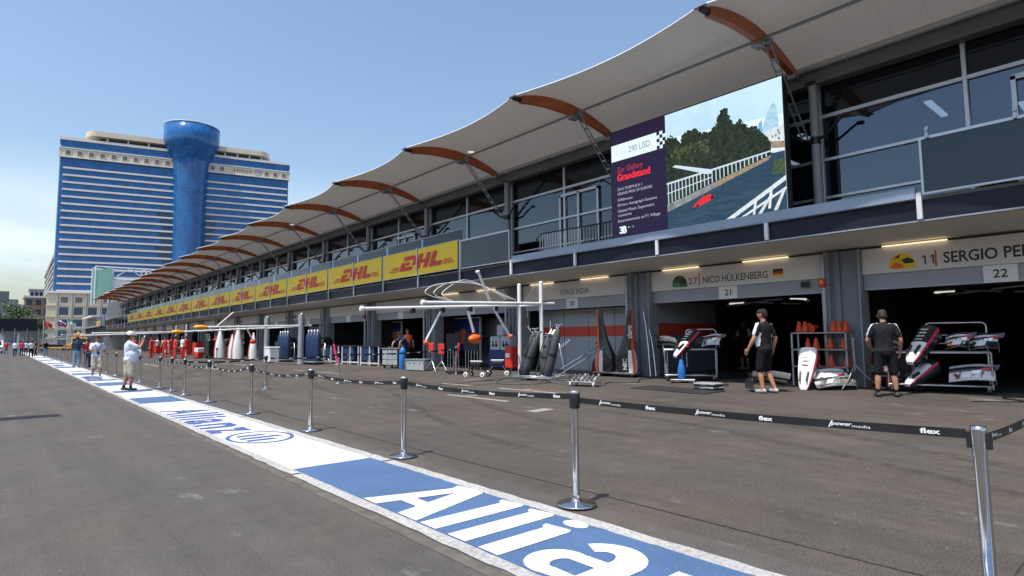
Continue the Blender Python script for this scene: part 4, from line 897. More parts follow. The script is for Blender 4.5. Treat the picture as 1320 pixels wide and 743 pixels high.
MB().bbox(-1.2, 1.2, .35, 5.0, .75, 1.15, 'yellow_truck', .05).tube((0, 4.2, 1.15), (0, 1.0, 3.3), .16, 'yellow_truck', n=8).build('crane_bed', tk)
MB().bbox(-.8, .8, -.7, -.35, 2.42, 3.1, 'amber', .1).build('light_bar', tk); MB().bbox(-1.15, 1.15, -1.75, -1.6, .45, .75, 'black', .04).build('bumper', tk)
for s_ in (-1, 1):
    for y in (-.8, 3.4): MB().lathe([(.46, -.14), (.5, -.1), (.5, .1), (.46, .14)], (s_*1.0, y, .5), 'rubber', 16, (1, 0, 0)).lathe([(.26, -.15), (.26, .15)], (s_*1.0, y, .5), 'steel', 10, (1, 0, 0)).build('wheel', tk)
yc = empty('service_trailer', (6.6, 124, 0), R(0), 'low yellow and black flatbed trailer in front of the truck', 'trailer')
MB().bbox(-2.0, 2.4, -.8, .8, .45, .75, 'yellow_truck', .05).build('bed', yc); MB().bbox(-1.8, 1.4, -.7, .7, .77, 1.25, 'black', .1).build('load_cover', yc); MB().bbox(1.5, 2.3, -.7, .7, .77, 1.0, 'red', .05).build('red_box', yc)
for x in (-1.3, 1.5): MB().lathe([(.3, -.85), (.33, -.8), (.33, .8), (.3, .85)], (x, 0, .33), 'rubber', 14, (0, 1, 0)).build('axle_wheel', yc)
# overhead direction sign just outside the left edge: its arm throws the thin shadow across the lane
la = empty('boom_sign', (-6.5, 14.9, 0), 0, 'street pole with horizontal boom outside the left edge that shadows the lane', 'pole')
MB().tube((-6.5, 14.9, 0), (-6.5, 14.9, 8.2), .11, 'metal_grey', r1=.08, n=10).build('pole', la, True)
MB().bbox(-6.4, -2.55, 14.45, 15.05, 7.9, 8.05, 'metal_grey', .03).build('boom', la, True)

# the wooded boulevard across the lane, behind the camera's left shoulder: seen only as reflections in the glazing
rw_ = random.Random(5); vs, fs = [], []
for i in range(9000):
    y = rw_.uniform(-70, 260); x = -38-rw_.uniform(0, 16); hh = 9+3.5*math.sin(y*.21)+2.5*math.sin(y*.63+1); z = hh*rw_.random()**.6
    p = Vector((x, y, z)); u = Vector((rw_.gauss(0, 1), rw_.gauss(0, 1), rw_.gauss(0, 1))).normalized(); w = u.orthogonal().normalized(); s_ = rw_.uniform(.6, 1.4)
    k = len(vs); vs += [p+u*s_, p+w*s_*.7, p-u*s_, p-w*s_*.7]; fs.append((k, k+1, k+2, k+3))
tag(MB().add(vs, fs, 'leaf_dark').build('boulevard_wood'), 'dense dark green wood along the far side of the boulevard', 'wood', kind='stuff')

# ================================================================== STANCHIONS
st_base = MB().lathe([(.172, 0), (.175, .008), (.168, .014), (.06, .02), (.038, .045)], (0, 0, 0), 'chrome', 28).mesh('base')
st_post = MB().tube((0, 0, .05), (0, 0, .86), .031, 'chrome', n=20).lathe([(.036, .05), (.036, .09), (.031, .1)], (0, 0, 0), 'chrome', 20).mesh('post')
st_head = MB().lathe([(.034, .83), (.045, .845), (.047, .955), (.044, .965)], (0, 0, 0), 'black', 20).lathe([(.044, .965), (.046, .978), (.036, .988), (.0, .99)], (0, 0, 0), 'steel', 20).box(-.012, .012, -.055, .055, .865, .945, 'black').mesh('head')
st_head2 = MB().lathe([(.034, .83), (.036, .96), (.034, .978), (.0, .982)], (0, 0, 0), 'chrome', 20).box(-.012, .02, -.052, .052, .865, .945, 'black').box(.03, .052, -.02, .02, .865, .945, 'black').mesh('head')
def belt(L_, sag, text, name='belt', parent=None, ang=0, dz=0):
    """strap running towards local -y, then turned by ang"""
    n = 24; M = Matrix.Rotation(ang, 4, 'Z')
    f = lambda t: (-.05-(L_-.1)*t, .905-4*sag*t*(1-t)+dz*t)
    b = MB(); hw = .024
    tw = lambda t: .10*math.sin(t*math.pi*2.2)                       # small twist of the strap
    for s_ in (-1, 1):
        Pg = [[(s_*.0015+q*tw(i/n)*.4, f(i/n)[0], f(i/n)[1]+q) for q in (-hw, hw)] for i in range(n+1)]
        if s_ > 0: Pg = [list(reversed(r_)) for r_ in Pg]
        b.grid(Pg, 'black', False)
    o = b.xf(M).build(name, parent)
    pr = MB(); k = max(2, int(L_/.42))
    for i in range(k):
        t = (i+.55)/k; y, z = f(t); y2, z2 = f(min(t+.02, 1)); d = Vector((0, y2-y, z2-z)).normalized(); up = Vector((0, -d.z, d.y)); up = up if up.z > 0 else -up
        for s_ in (-1, 1):
            oo = Vector((s_*.004, y, z))-up*.012
            u = d if s_ < 0 else -d
            if text:
                if i % 2: pr.text('flex', oo, u, up, .027, 'white', .095, .03)
                else: pr.text('power', oo+up*.008, u, up, .022, 'white', .11, .02, shear=.3); pr.text('media', oo+u*.115+up*.002, u, up, .016, 'white', .10, .0); pr.flat([(.0, -.006), (.008, -.006), (.03, .034), (.02, .034)], oo-u*.02, u, up, 'white')
            else: pr.flat([(-.05, 0), (.05, 0), (.05, .026), (-.05, .026)], oo, u, up, 'white')
    tag(pr.xf(M).build('belt_print', o), kind='stuff'); return o
def stanchion(x, y, label, L_=None, sag=.04, text=False, lean=(0, 0), ang=0, head=None, extra=None, dz=0):
    e = empty('stanchion', (x, y, gz(x)), 0, label, 'stanchion', 'belt barrier posts along the pit lane'); e.rotation_euler = (lean[0], lean[1], 0)
    share(st_base, 'base', e, (0, 0, .012 if x < 3.9 else .006)); share(st_post, 'post', e); share(head or st_head, 'head', e)
    if L_: belt(L_, sag, text, 'belt', e, ang, dz)
    if extra: belt(*extra[:3], 'belt', e, extra[3])
    return e
ys = [.8, 3.66, 6.58, 9.51, 12.53, 15.68, 18.15, 19.82, 21.49, 25.0, 28.1, 31.0]+[34+3*i for i in range(23)]
stanchion(3.86, .8, 'nearest chrome stanchion cut off by the right lower edge', None, lean=(0, R(-1.2)), head=st_head2, extra=(2.95, .05, True, R(90)))
sg = [.015, .035, .05, .085, .12, .1, .06, .06]
for i in range(1, len(ys)):
    lab = 'chrome stanchion with round base by the white lettering, '+(f'{ORD[i-1]} from the right edge post' if i < 21 else 'far down the row') if i < 21 else f'tiny chrome stanchion, {ORD[i-21]} of the farthest ones in the long row'
    stanchion(3.86+random.uniform(-.03, .03) if i > 4 else 3.86, ys[i], lab, ys[i]-ys[i-1], sg[i-1] if i-1 < len(sg) else .06, i < 5, (R(random.uniform(-.6, .6)), R(random.uniform(-.5, .5))))
stanchion(6.8, .8, 'chrome stanchion out of frame holding the right hand belt')
for x, y, lab, L_ in ((5.95, 18.02, 'chrome stanchion of the cross row nearest the painted strip', 2.1), (8.1, 17.81, 'chrome stanchion of the cross row in the middle of the apron', 2.15), (12.45, 17.6, 'chrome stanchion of the cross row next to the black wheeled carts', 4.36), (6.9, 42, 'far chrome stanchion standing alone on the apron beyond the cross row', None), (9.2, 36, 'far chrome stanchion in front of the white body panels', None)):
    stanchion(x, y, lab, L_, .05, False, ang=R(-90), dz=-.022*(L_ or 0))

# ================================================================== OBJECT KIT
def wheel(b, c, r, w, axis, mt='rubber'):
    b.lathe([(r*.8, -w/2), (r, -w*.35), (r, w*.35), (r*.8, w/2)], c, mt, 14, axis).lathe([(r*.5, -w*.52), (r*.5, w*.52)], c, 'steel', 10, axis)
def rr_sec(w, h, n=16, p=3.2):
    out = []
    for k in range(n):
        a = 2*math.pi*(k+.5)/n; c, s_ = math.cos(a), math.sin(a)
        out.append((w*math.copysign(abs(c)**(2/p), c), h*math.copysign(abs(s_)**(2/p), s_)))
    return out
def nose_cone(loc, M, label, L_=1.15, s_=1.0, dark_top=.45):
    """racing nose: tip towards local -y, base at y=0, z up"""
    e = empty('nose_cone', loc, 0, label, 'nose cone', 'racing car nose cones'); e.matrix_basis = Matrix.Translation(loc)@M.to_4x4()
    n = 16; secs = []
    for i in range(15):
        t = i/14; y = -L_*t; w = .19*(1-t)+.085*t+.03*math.sin(math.pi*t); h = .19*(1-t)**.9+.05*t**.5*.9+.015; zc = -.02-.03*t**2
        if i == 14: w *= .75; h *= .6
        secs.append([(a*s_, y, zc+c*s_) for a, c in rr_sec(w, h)])
    for i in range(14):
        t = (i+.5)/14
        b = None
    b = MB(); vs = [p for q in secs for p in q]; top, side, bot, dk = [], [], [], []
    for i in range(14):
        for k in range(n):
            f = (i*n+k, (i+1)*n+k, (i+1)*n+(k+1) % n, i*n+(k+1) % n); a = 2*math.pi*(k+1)/n
            if math.sin(a) > .55: (dk if i/14 < dark_top else top).append(f)
            elif math.sin(a) > .1: side.append(f)
            else: bot.append(f)
    b.add(vs, top, 'white_gloss', True); b.add(vs, dk, 'carbon', True); b.add(vs, side, 'pink', True); b.add(vs, bot, 'carbon', True)
    b.add(secs[0], [tuple(range(n))], 'carbon'); b.add(secs[-1], [tuple(reversed(range(n)))], 'white_gloss'); b.build('shell', e)
    for sx_ in (-1, 1): MB().prism([(sx_*.065, -L_*.62), (sx_*.10, -L_*.62), (sx_*.085, -L_*.86), (sx_*.055, -L_*.86)][::1 if sx_ < 0 else -1], (0, 0, .13*s_), (1, 0, 0), (0, 1, 0), 'black', -.05).build('slot', e)
    ln = MB()
    for j in range(4): ln.box(-.07, .07, -L_*(.14+.1*j)-.03, -L_*(.14+.1*j), .155-.0*j, .19-.012*j, 'white' if dark_top > .3 else 'text_dark')
    ln.build('print', e)
    return e
def wing_stack(loc, rz, label, W_=.75, flip=1, n=5, tilt=0.0):
    e = empty('front_wing', loc, rz, label, 'wing', 'racing car wing parts'); e.rotation_euler = (tilt, 0, rz)
    rr = random.Random(int(loc[0]*100)); mts = ['white_gloss', 'carbon', 'steel', 'white_gloss', 'carbon', 'white', 'grey_box']
    for i in range(n):
        ch = .17-.012*i; y0_ = .09*i; z0_ = .035+.042*i
        P0 = []
        for s in range(9):
            t = s/8; x = flip*W_*t; bow = .05*math.sin(t*math.pi)+.06*t*t
            P0.append([(x, y0_+ch*q-.05*t, z0_+bow+.09*q*q+.03*q) for q in (0, .33, .66, 1)])
        b = MB().grid(P0, mts[(i+rr.randrange(3)) % 7]); b.grid([[(p[0], p[1], p[2]-.012) for p in r_] for r_ in P0], mts[i % 7]); b.build('flap', e)
    MB().loft([[(flip*W_, -.08, 0), (flip*W_+.012, -.08, 0), (flip*W_+.012, -.05, .2), (flip*W_, -.05, .2)], [(flip*W_, .5, .02), (flip*W_+.012, .5, .02), (flip*W_+.012, .52, .32), (flip*W_, .52, .32)]], 'carbon', True, False).build('endplate', e)
    tr = MB()
    for i in range(4): tr.prism([(0, 0), (.16, .02), (.2, .12), (.05, .1)], (flip*W_*(.25+.2*i), .05+.1*i, .12+.05*i), (flip, 0, 0), (0, .3, 1), ['white', 'steel', 'red', 'carbon'][i], .008)
    tr.build('turning_vane', e)
    bits = MB()
    for i in range(16):
        x = flip*W_*rr.uniform(.05, .98); y = rr.uniform(0, .42); z = .09+.45*y+rr.uniform(0, .06); sz = rr.uniform(.02, .07)
        bits.obox((x, y, z), (sz, sz*.5, sz*rr.uniform(.3, 1)), rr.choice(['steel', 'white', 'black', 'carbon', 'steel', 'red', 'amber']), Matrix.Rotation(rr.uniform(0, 3), 3, 'Z')@Matrix.Rotation(rr.uniform(-.5, .5), 3, 'X'))
    for i in range(3): x = flip*W_*rr.uniform(.1, .9); bits.path([(x, .02, .1), (x+.05, .15, .26), (x+.02*i, .35, .22)], .007, 'steel', 5)
    tag(bits.build('fasteners', e), kind='stuff'); return e
def tube_cart(name, loc, rz, label, w, d, hs, hu, cat='cart', back=True):
    """trolley of bent steel tube: shelf height hs, upright frame height hu; local x = width"""
    e = empty(name, loc, rz, label, cat); r = .019
    f = MB(); 
    for z in (.16, hs): f.path([(-w/2, -d/2, z), (w/2, -d/2, z), (w/2, d/2, z), (-w/2, d/2, z), (-w/2, -d/2, z)], r, 'steel', 8)
    for x in (-w/2, w/2):
        for y in (-d/2, d/2): f.tube((x, y, .1), (x, y, hs), r, 'steel', n=8)
    f.build('frame', e)
    if back:
        x0_, x1_ = -w*.1, w*.5; u = MB().path([(x0_, d/2, hs-.5), (x0_, d/2, hu-.07), (x0_+.03, d/2, hu-.02), (x0_+.08, d/2, hu), (x1_-.08, d/2, hu), (x1_-.03, d/2, hu-.02), (x1_, d/2, hu-.07), (x1_, d/2, hs-.5)], r*1.15, 'steel', 8)
        for z in (hs+.18, hs+.36): u.tube((x0_, d/2, z), (x1_, d/2, z), r*.8, 'steel', n=8)
        u.build('upright', e)
    MB().bbox(-w/2, w/2, -d/2, d/2, hs+.004, hs+.03, 'metal_grey', .005).build('shelf', e); MB().bbox(-w/2+.03, w/2-.03, -d/2+.03, d/2-.03, .17, .19, 'black', .005).build('lower_shelf', e)
    for x in (-w/2+.06, w/2-.06):
        for y in (-d/2+.03, d/2-.03):
            q = MB(); wheel(q, (x, y, .06), .06, .035, (1, 0, 0)); q.box(x-.025, x+.025, y-.015, y+.015, .06, .14, 'steel'); q.build('castor', e)
    return e
def at(x, y, z=0): return (x, y, gz(x)+z)
RZ = lambda a: Matrix.Rotation(R(a), 3, 'Z'); RX = lambda a: Matrix.Rotation(R(a), 3, 'X')

# ================================================================== GARAGE 21 / 22 EQUIPMENT
tube_cart('parts_trolley', at(14.7, 9.45), R(-62), 'steel tube trolley carrying a nose cone in the mouth of garage 21', 1.35, .6, .86, 1.42)
nose_cone((14.75, 9.3, gz(14.4)+1.3), RZ(-98)@RX(33), 'white and black nose cone tipped forward on the garage 21 trolley', 1.05, .95)
wing_stack((14.62, 9.75, gz(14.6)+.9), R(110), 'pile of wing flaps on the left end of the garage 21 trolley', .5, 1, 4); wing_stack((14.75, 9.15, gz(14.6)+.9), R(-70), 'pile of wing flaps on the right end of the garage 21 trolley', .5, 1, 5)
j = empty('quick_jack', at(14.0, 9.3), R(-60), 'blue quick lift jack on small wheels in front of the trolley', 'jack')
MB().lathe([(.09, 0), (.11, .12), (.10, .26), (.06, .42), (.045, .5)], (0, 0, .12), 'blue_bright', 14).build('fairing', j); MB().tube((0, 0, .5), (.05, .1, .95), .03, 'black', n=8).tube((-.12, .1, .95), (.2, .1, .95), .02, 'black', n=8).build('handle', j); MB().bbox(-.3, .35, -.16, .16, .05, .1, 'steel', .01).build('base_plate', j)
for x in (-.25, .3): q = MB(); wheel(q, (x, 0, .06), .06, .3, (0, 1, 0)); q.build('wheel', j)
tube_cart('parts_trolley', at(15.05, 3.75), R(-75), 'steel tube trolley with two nose cones in the mouth of garage 22', 1.75, .65, .83, 1.45)
nose_cone((15.1, 3.85, gz(15)+1.25), RZ(-100)@RX(32), 'white and black nose cone on top of the garage 22 trolley', 1.1, 1.05); nose_cone((15.05, 3.85, gz(15)+.55), RZ(-108)@RX(22), 'white nose cone lying on the lower shelf of the garage 22 trolley', .9, .85, .2)
wing_stack((14.75, 4.3, gz(15)+.86), R(100), 'stack of white wing flaps left on the garage 22 trolley', .42, 1, 5); wing_stack((14.85, 3.55, gz(15)+.86), R(-80), 'stack of white wing flaps in the middle of the garage 22 trolley', .4, 1, 5); wing_stack((14.95, 3.2, gz(15)+.84), R(-80), 'dark wing flaps overhanging the right end of the garage 22 trolley', .5, 1, 5); wing_stack((14.75, 3.5, gz(15)+.2), R(-80), 'wing flaps on the lower shelf of the garage 22 trolley', .75, 1, 5)
wing_stack((14.8, 4.35, gz(15)+.2), R(100), 'wing flaps under the left end of the garage 22 trolley', .5, 1, 4)
nose_cone((14.45, 6.1, gz(14)+.83), RZ(-82)@RX(50), 'white and pink nose cone propped up on the ground behind the standing mechanic', 1.05, 1.1, .0)
wing_stack((13.72, 6.45, gz(14)+.03), R(135), 'wing flaps on the ground left of the propped nose cone', .8, 1, 6); wing_stack((13.95, 5.75, gz(14)+.03), R(-45), 'wing flaps on the ground right of the propped nose cone', .8, 1, 6)
cr_ = empty('cone_rack', at(15.0, 6.05), R(-90), 'grey steel rack holding orange cones between the garages', 'rack')
q = MB()
for x in (-.62, .62):
    for y in (-.18, .18): q.box(x-.02, x+.02, y-.02, y+.02, 0, 1.28, 'metal_grey')
q.build('frame', cr_)
for z in (.45, .86, 1.26): MB().box(-.64, .64, -.2, .2, z, z+.025, 'metal_grey').build('shelf', cr_)
cone_me = MB().lathe([(.085, 0), (.082, .012), (.055, .015), (.05, .03), (.022, .23), (.018, .24)], (0, 0, 0), 'cone_orange', 14)
cone_me.lathe([(.047, .05), (.039, .11)], (0, 0, .001), 'cone_orange', 14); cone_me = cone_me.mesh('marker_cone')
i = 0
for sh_, (z, xs) in {'top': (1.29, (-.52, -.38, -.27, .3, .42, .55)), 'middle': (.89, (-.32, -.1, .22, .5)), 'lower': (.48, (-.42, -.12, .22, .55))}.items():
    for n_, x in enumerate(xs):
        p = Vector(at(15.0, 6.05))+RZ(-90)@Vector((x, random.uniform(-.06, .04), z)); o_ = bpy.data.objects.new('marker_cone', cone_me); COL.objects.link(o_); o_.location = p; o_.scale = (1.65, 1.65, 1.12); o_.rotation_euler = (0, 0, random.random())
        if sh_ == 'top' and n_ == 2: o_.rotation_euler = (R(80), 0, 1.2); o_.location.z += .09
        tag(o_, f'orange cone, {ORD[n_]} from the left on the {sh_} shelf of the grey rack', 'cone', 'orange cones on the rack')
tr = empty('tripod_stand', at(14.75, 5.25), 0, 'dark steel tripod stand beside the cone rack', 'stand')
for a in (-70, 50, 170): MB().path([(0, 0, .55), (math.cos(R(a))*.3, math.sin(R(a))*.3, .2), (math.cos(R(a))*.55, math.sin(R(a))*.55, .02)], .018, 'steel', 8).build('leg', tr)
MB().tube((0, 0, .4), (0, 0, 1.15), .02, 'steel', n=8).build('post', tr)
def extinguisher(x, y, label, s_=1.0):
    e = empty('fire_extinguisher', at(x, y), 0, label, 'extinguisher', 'fire extinguishers'); MB().lathe([(.075, 0), (.08, .03), (.08, .42), (.06, .49), (.03, .52)], (0, 0, 0), 'red', 16).build('body', e); MB().tube((0, 0, .52), (0, 0, .58), .02, 'black', n=8).box(-.02, .1, -.015, .015, .57, .6, 'black').build('valve', e); MB().path([(.05, 0, .56), (.14, 0, .45), (.11, 0, .15)], .012, 'black', 6).build('hose', e); e.scale = (s_,)*3
extinguisher(15.6, 5.3, 'tall red fire extinguisher behind the tripod stand', 1.5); extinguisher(15.7, 4.85, 'short red fire extinguisher next to the standing mechanic in shorts', 1.1)
cb = empty('tool_cabinet', at(16.2, 5.0), 0, 'dark blue framed tool bench inside garage 22', 'cabinet'); MB().bbox(-.3, .3, -.6, .6, .78, .84, 'pillar_grey', .01).build('top', cb); MB().bbox(-.26, .26, -.56, .56, .1, .77, 'dark_int', .02).build('body', cb)
for x in (-.27, .27):
    for y in (-.57, .57): MB().bbox(x-.03, x+.03, y-.03, y+.03, 0, .775, 'pillar_grey', .005).build('leg', cb)
mtb = empty('floor_mat', at(12.35, 8.35, .006), 0, 'dark rubber mat on the asphalt before garage 21', 'mat'); MB().bbox(-.42, .42, -1.05, 1.05, 0, .012, 'black_matte', .004).build('sheet', mtb); MB().bbox(-.44, .44, 1.05, 1.09, 0, .016, 'rubber', .004).build('edge_strip', mtb); mtb.rotation_euler = (0, -.022, R(-4))
for n_, z in enumerate((0, .085)):
    c_ = empty('flat_case', at(12.75, 7.75, z+.005), R(-8+6*n_), ['grey flat case on the ground, lower of the two beside the mat', 'grey flat case, upper of the two beside the mat'][n_], 'case'); MB().bbox(-.2, .2, -.28, .28, 0, .045, 'black', .01).build('tray', c_); MB().bbox(-.2, .2, -.28, .28, .046, .08, 'grey_box', .01).build('lid', c_); MB().box(-.215, -.2, -.06, .06, .03, .05, 'steel').build('latch', c_)

# ================================================================== BODYWORK STAND AT GARAGE 20/21
bw = empty('bodywork_dolly', at(14.75, 12.15), R(-90), 'low steel dolly under the tall black and orange body panels', 'dolly')
MB().bbox(-.78, .85, -.25, .25, .09, .14, 'steel', .01).build('platform', bw)
for x in (-.7, .75): q = MB(); wheel(q, (x, -.2, .05), .05, .04, (1, 0, 0)); wheel(q, (x, .2, .05), .05, .04, (1, 0, 0)); q.build('castor', bw)
def engine_cover(loc, M, label, mir=1, st=None):
    """tall carbon engine cover standing on end: bulging foot, long tapering spine"""
    e = empty('engine_cover', loc, 0, label, 'body panel', 'racing car body panels'); e.matrix_basis = Matrix.Translation(loc)@M.to_4x4()
    prof = [(0, .02, .30, .17), (.18, .0, .35, .20), (.42, -.01, .34, .19), (.68, .02, .25, .15), (.95, .07, .19, .11), (1.2, .11, .15, .085), (1.45, .13, .12, .07), (1.7, .15, .10, .05), (1.92, .17, .085, .04), (1.98, .17, .07, .03)]
    n = 16; secs = [[(mir*(cx_+a), c, z) for a, c in rr_sec(w, d, n, 2.4)] for z, cx_, w, d in prof]
    vs = [p for q_ in secs for p in q_]; F = {'carbon': [], 'white_gloss': [], 'orange': []}
    for i in range(len(prof)-1):
        for k in range(n):
            f = (i*n+k, i*n+(k+1) % n, (i+1)*n+(k+1) % n, (i+1)*n+k); a = 2*math.pi*(k+1)/n; c, s_ = math.cos(a), math.sin(a)
            if mir < 0: f = tuple(reversed(f))
            z = prof[i][0]
            if c > .65: F['orange'].append(f) if z > .5 or c < .9 else F['white_gloss'].append(f)
            elif c > .0 and z < .6: F['white_gloss'].append(f)
            else: F['carbon'].append(f)
    b = MB()
    for kx, fl in F.items():
        if fl: b.add(vs, fl, kx, True)
    b.add(secs[0], [tuple(range(n))], 'carbon'); b.add(secs[-1], [tuple(range(n))], 'carbon'); b.build('shell', e)
    if st:
        for s__, z, h_ in st:
            MB().text(s__, ((.22 if z > .5 else .04)*mir, -.215, z), (0, 0, 1), (-1, 0, 0), h_, 'white', None, .02).build('lettering', e)
    lv = MB()
    for i in range(7): lv.box(mir*.27-.03, mir*.27+.05, .02, .12, .15+.12*i, .2+.12*i, 'black')
    lv.build('louvre', e); return e
engine_cover(at(14.72, 11.72, .15), RZ(-62)@RX(4), 'tall black orange and white engine cover standing on the dolly, right one', 1, [('claro', 1.05, .14), ('NEC', .1, .12)])
engine_cover(at(14.72, 12.55, .15), RZ(-58)@RX(3), 'tall black and white engine cover standing on the dolly, left one with thin top', -1)
for n_, (dy, tx, hgt) in enumerate(((11.15, .35, 2.0), (10.95, .5, 1.45), (10.55, .3, 1.2))):
    e = empty('bent_pole', at(15.05, dy), 0, f'bent steel pole leaning beside the garage pillar, {ORD[n_]} from the body panels', 'pole', 'poles leaning at the pillar'); MB().path([(-.25, -.25, .0), (-.1, -.08, hgt*.45), (.05, .1, hgt*.8), (.1, .22, hgt)], .024, 'steel', 8).build('tube', e); MB().path([(-.255, -.255, -.004), (-.225, -.22, .07)], .03, 'rubber', 8).build('rubber_foot', e)
jk = empty('lever_jack', at(14.15, 12.55), R(0), 'long handled trolley jack leaning back before the grey panels', 'jack')
for d in (-.16, .16): MB().path([(-.75, 1.0+d, .05), (.1, .2+d, .75), (.3, .0+d, .92)], .022, 'panel_wall_dark', 8).build('lever', jk); 
MB().tube((.1, .04, .75), (.1, .36, .75), .018, 'steel', n=8).build('cross_bar', jk)
rb = empty('red_dust_cover', at(14.9, 12.9), R(-90), 'dark red fabric cover over a small crate beside the lever jack', 'cover'); MB().loft([[(-.28, -.2, 0), (.28, -.2, 0), (.3, .2, 0), (-.28, .22, 0)], [(-.24, -.18, .4), (.22, -.16, .42), (.24, .18, .4), (-.22, .2, .42)], [(-.12, -.08, .66), (.12, -.08, .68), (.12, .1, .64), (-.12, .1, .66)]], 'cloth_maroon').build('fabric', rb); MB().bbox(-.3, .3, -.22, .24, -.0, .05, 'black', .01).build('crate_base', rb)
dl = empty('gun_dolly', at(11.85, 10.85), R(-75), 'small shiny dolly cluttered with wheel guns and clamps', 'dolly')
MB().bbox(-.42, .42, -.2, .2, .1, .13, 'steel', .01).build('deck', dl)
for i in range(4): q = MB(); wheel(q, ((-.34, .34, -.34, .34)[i], (-.17, -.17, .17, .17)[i], .055), .055, .04, (1, 0, 0), 'white'); q.build('wheel', dl)
for i in range(6): MB().tube((-.34+.13*i, -.1, .16), (-.3+.13*i, .14, .24+.03*(i % 3)), .035, ['steel', 'chrome', 'grey_box'][i % 3], n=8).tube((-.32+.13*i, .0, .2), (-.26+.13*i, -.02, .33), .018, 'steel', n=6).build('wheel_gun', dl)
MB().path([(-.5, .0, .12), (-.9, .25, .05), (-1.2, .35, .04)], .02, 'steel', 8).build('tow_bar', dl)
hs = empty('spiral_hose', at(13.9, 13.8), 0, 'white spiral air hose hanging in a loop before the grey panels', 'hose')
pts = []
for i in range(140):
    t = i/139; y = 1.55-2.0*t; z = 1.95-1.6*math.sin(math.pi*(.08+.6*t))**1.0*.75*(1)+.25*t; a = i*.9; pts.append((.03*math.cos(a), y, z+.03*math.sin(a)))
MB().path(pts, .009, 'white', 5).build('coil', hs); MB().path([(0, 1.55, 1.95-.0), (0, 1.6, 2.6), (0, 1.0, 3.2)], .008, 'white', 5).build('lead', hs)

# ================================================================== GANTRY A WITH BAG RACK
def gantry(name, y1_, y2_, x_, ztop, zb, xe1, xe2, label, mt, tips=None):
    e = empty(name, at(x_, (y1_+y2_)/2), 0, label, 'gantry'); z0_ = gz(x_)
    for y in (y1_, y2_): MB().tube((x_, y, z0_+.03), (x_, y, ztop), .062, mt, n=16).lathe([(.062, 0), (.05, .03), (.0, .045)], (x_, y, ztop), mt, 16).build('post', e, True)
    for y, xe, ze in ((y1_, xe1, zb-.25), (y2_, xe2, zb-.1)):
        bo = MB().tube((xe, y, ze), (x_+.55, y, zb+.02), .05, mt, n=14).build('boom', e, True)
        if tips: MB().lathe([(.03, 0), (.085, .08), (.095, .3), (.06, .5)], (xe-.25, y, ze), tips, 14, (1, 0, .02)).build('tip_guard', bo) if False else MB().lathe([(.03, 0), (.1, .08), (.11, .35), (.06, .62)], (xe-.25, y, ze), tips, 14, (1, 0, .02)).build('tip_guard', e, True)
        else: MB().lathe([(.055, 0), (.075, .02), (.075, .1), (.055, .12)], (xe-.06, y, ze), 'white', 14, (1, 0, .03)).build('end_cap', e, True)
    for i in range(5):
        x = x_-1-1.0*i
        if x > xe2: MB().bbox(x-.05, x+.05, y1_-.08, y2_+.08 if y2_ > y1_ else y1_+.08, zb-.19, zb-.13, 'metal_grey', .01).build('clamp', e, True) if False else MB().bbox(x-.06, x+.06, y1_-.075, y1_+.075, zb-.2-.045*i, zb-.06-.045*i, 'black', .01).build('clamp', e, True)
    MB().tube((x_, y1_, zb-.02), (x_, y2_, zb-.02), .035, mt, n=10).build('cross_tube', e, True)
    MB().bbox(x_-.3, x_+.3, min(y1_, y2_)-.3, max(y1_, y2_)+.3, z0_+.01, z0_+.035, 'steel', .005).build('base_plate', e, True)
    return e
ga = gantry('service_gantry', 14.49, 13.46, 12.76, 3.19, 2.52, 7.22, 8.46, 'white tube service gantry with two long booms before garage 20', 'white')
def wpath(pts, r, mt, name, e, n=8): return MB().path(pts, r, mt, n).build(name, e, True)
wpath([(11.1, 14.49, 3.48), (11.55, 14.49, 2.58), (12.33, 14.49, 1.52)], .042, 'white', 'arm', ga); wpath([(9.7, 14.49, 2.25), (9.2, 14.49, 1.42)], .035, 'white', 'arm', ga); wpath([(10.68, 14.49, 2.3), (10.9, 14.49, 1.65)], .045, 'white', 'arm', ga)
MB().lathe([(.0, 0), (.07, .02), (.07, .08), (.03, .1)], (11.08, 14.49, 3.46), 'white', 12, (-.3, 0, 1)).build('arm_cap', ga, True)
for p, r_ in (((9.18, 14.46, 1.36), .075), ((12.36, 14.46, 1.52), .075)): MB().ball(p, r_, 'orange', 8).build('grip', ga, True)
gb = empty('orange_wheel_gun_bag', (10.93, 14.45, 1.32), R(20), 'bright orange padded bag hanging from the gantry arm', 'bag'); MB().ball((0, 0, .13), .2, 'orange', 12, (1.5, .8, .72)).build('bag', gb); MB().path([(0, 0, .26), (.0, .0, .36)], .03, 'black', 6).build('hook', gb); MB().flat([(-.08, -.05), (.1, -.05), (.06, .06)], (.0, -.168, .16), (1, 0, 0), UZ, 'banner_blue').build('patch', gb)
lb = MB()
for i in range(3):
    a = [(12.3+.2*i, 14.6, 2.7), (11.2, 14.6+.3*i, 3.2+.08*i), (9.6+.4*i, 14.6, 3.1+.05*i), (9.0+.3*i, 14.5, 2.75), (10.2, 14.49, 2.55)]
    q = []
    for s in range(len(a)-1):
        for t in range(6): q.append(Vector(a[s]).lerp(Vector(a[s+1]), t/6))
    q.append(Vector(a[-1]))
    for _ in range(6): q = [q[0]]+[(q[i_-1]+q[i_]*2+q[i_+1])/4 for i_ in range(1, len(q)-1)]+[q[-1]]
    lb.path(q, .012, 'white', 6)
lb.build('looped_cable', ga, True)
bgk = empty('bag_rack', at(12.4, 13.0), R(-90), 'wheeled steel rack of dark grey padded tubes at the gantry posts', 'rack')
q = MB()
for z in (.1, .14): q.path([(-.95, -.4, z), (.75, -.4, z), (.75, .4, z), (-.95, .4, z), (-.95, -.4, z)], .02, 'steel', 8)
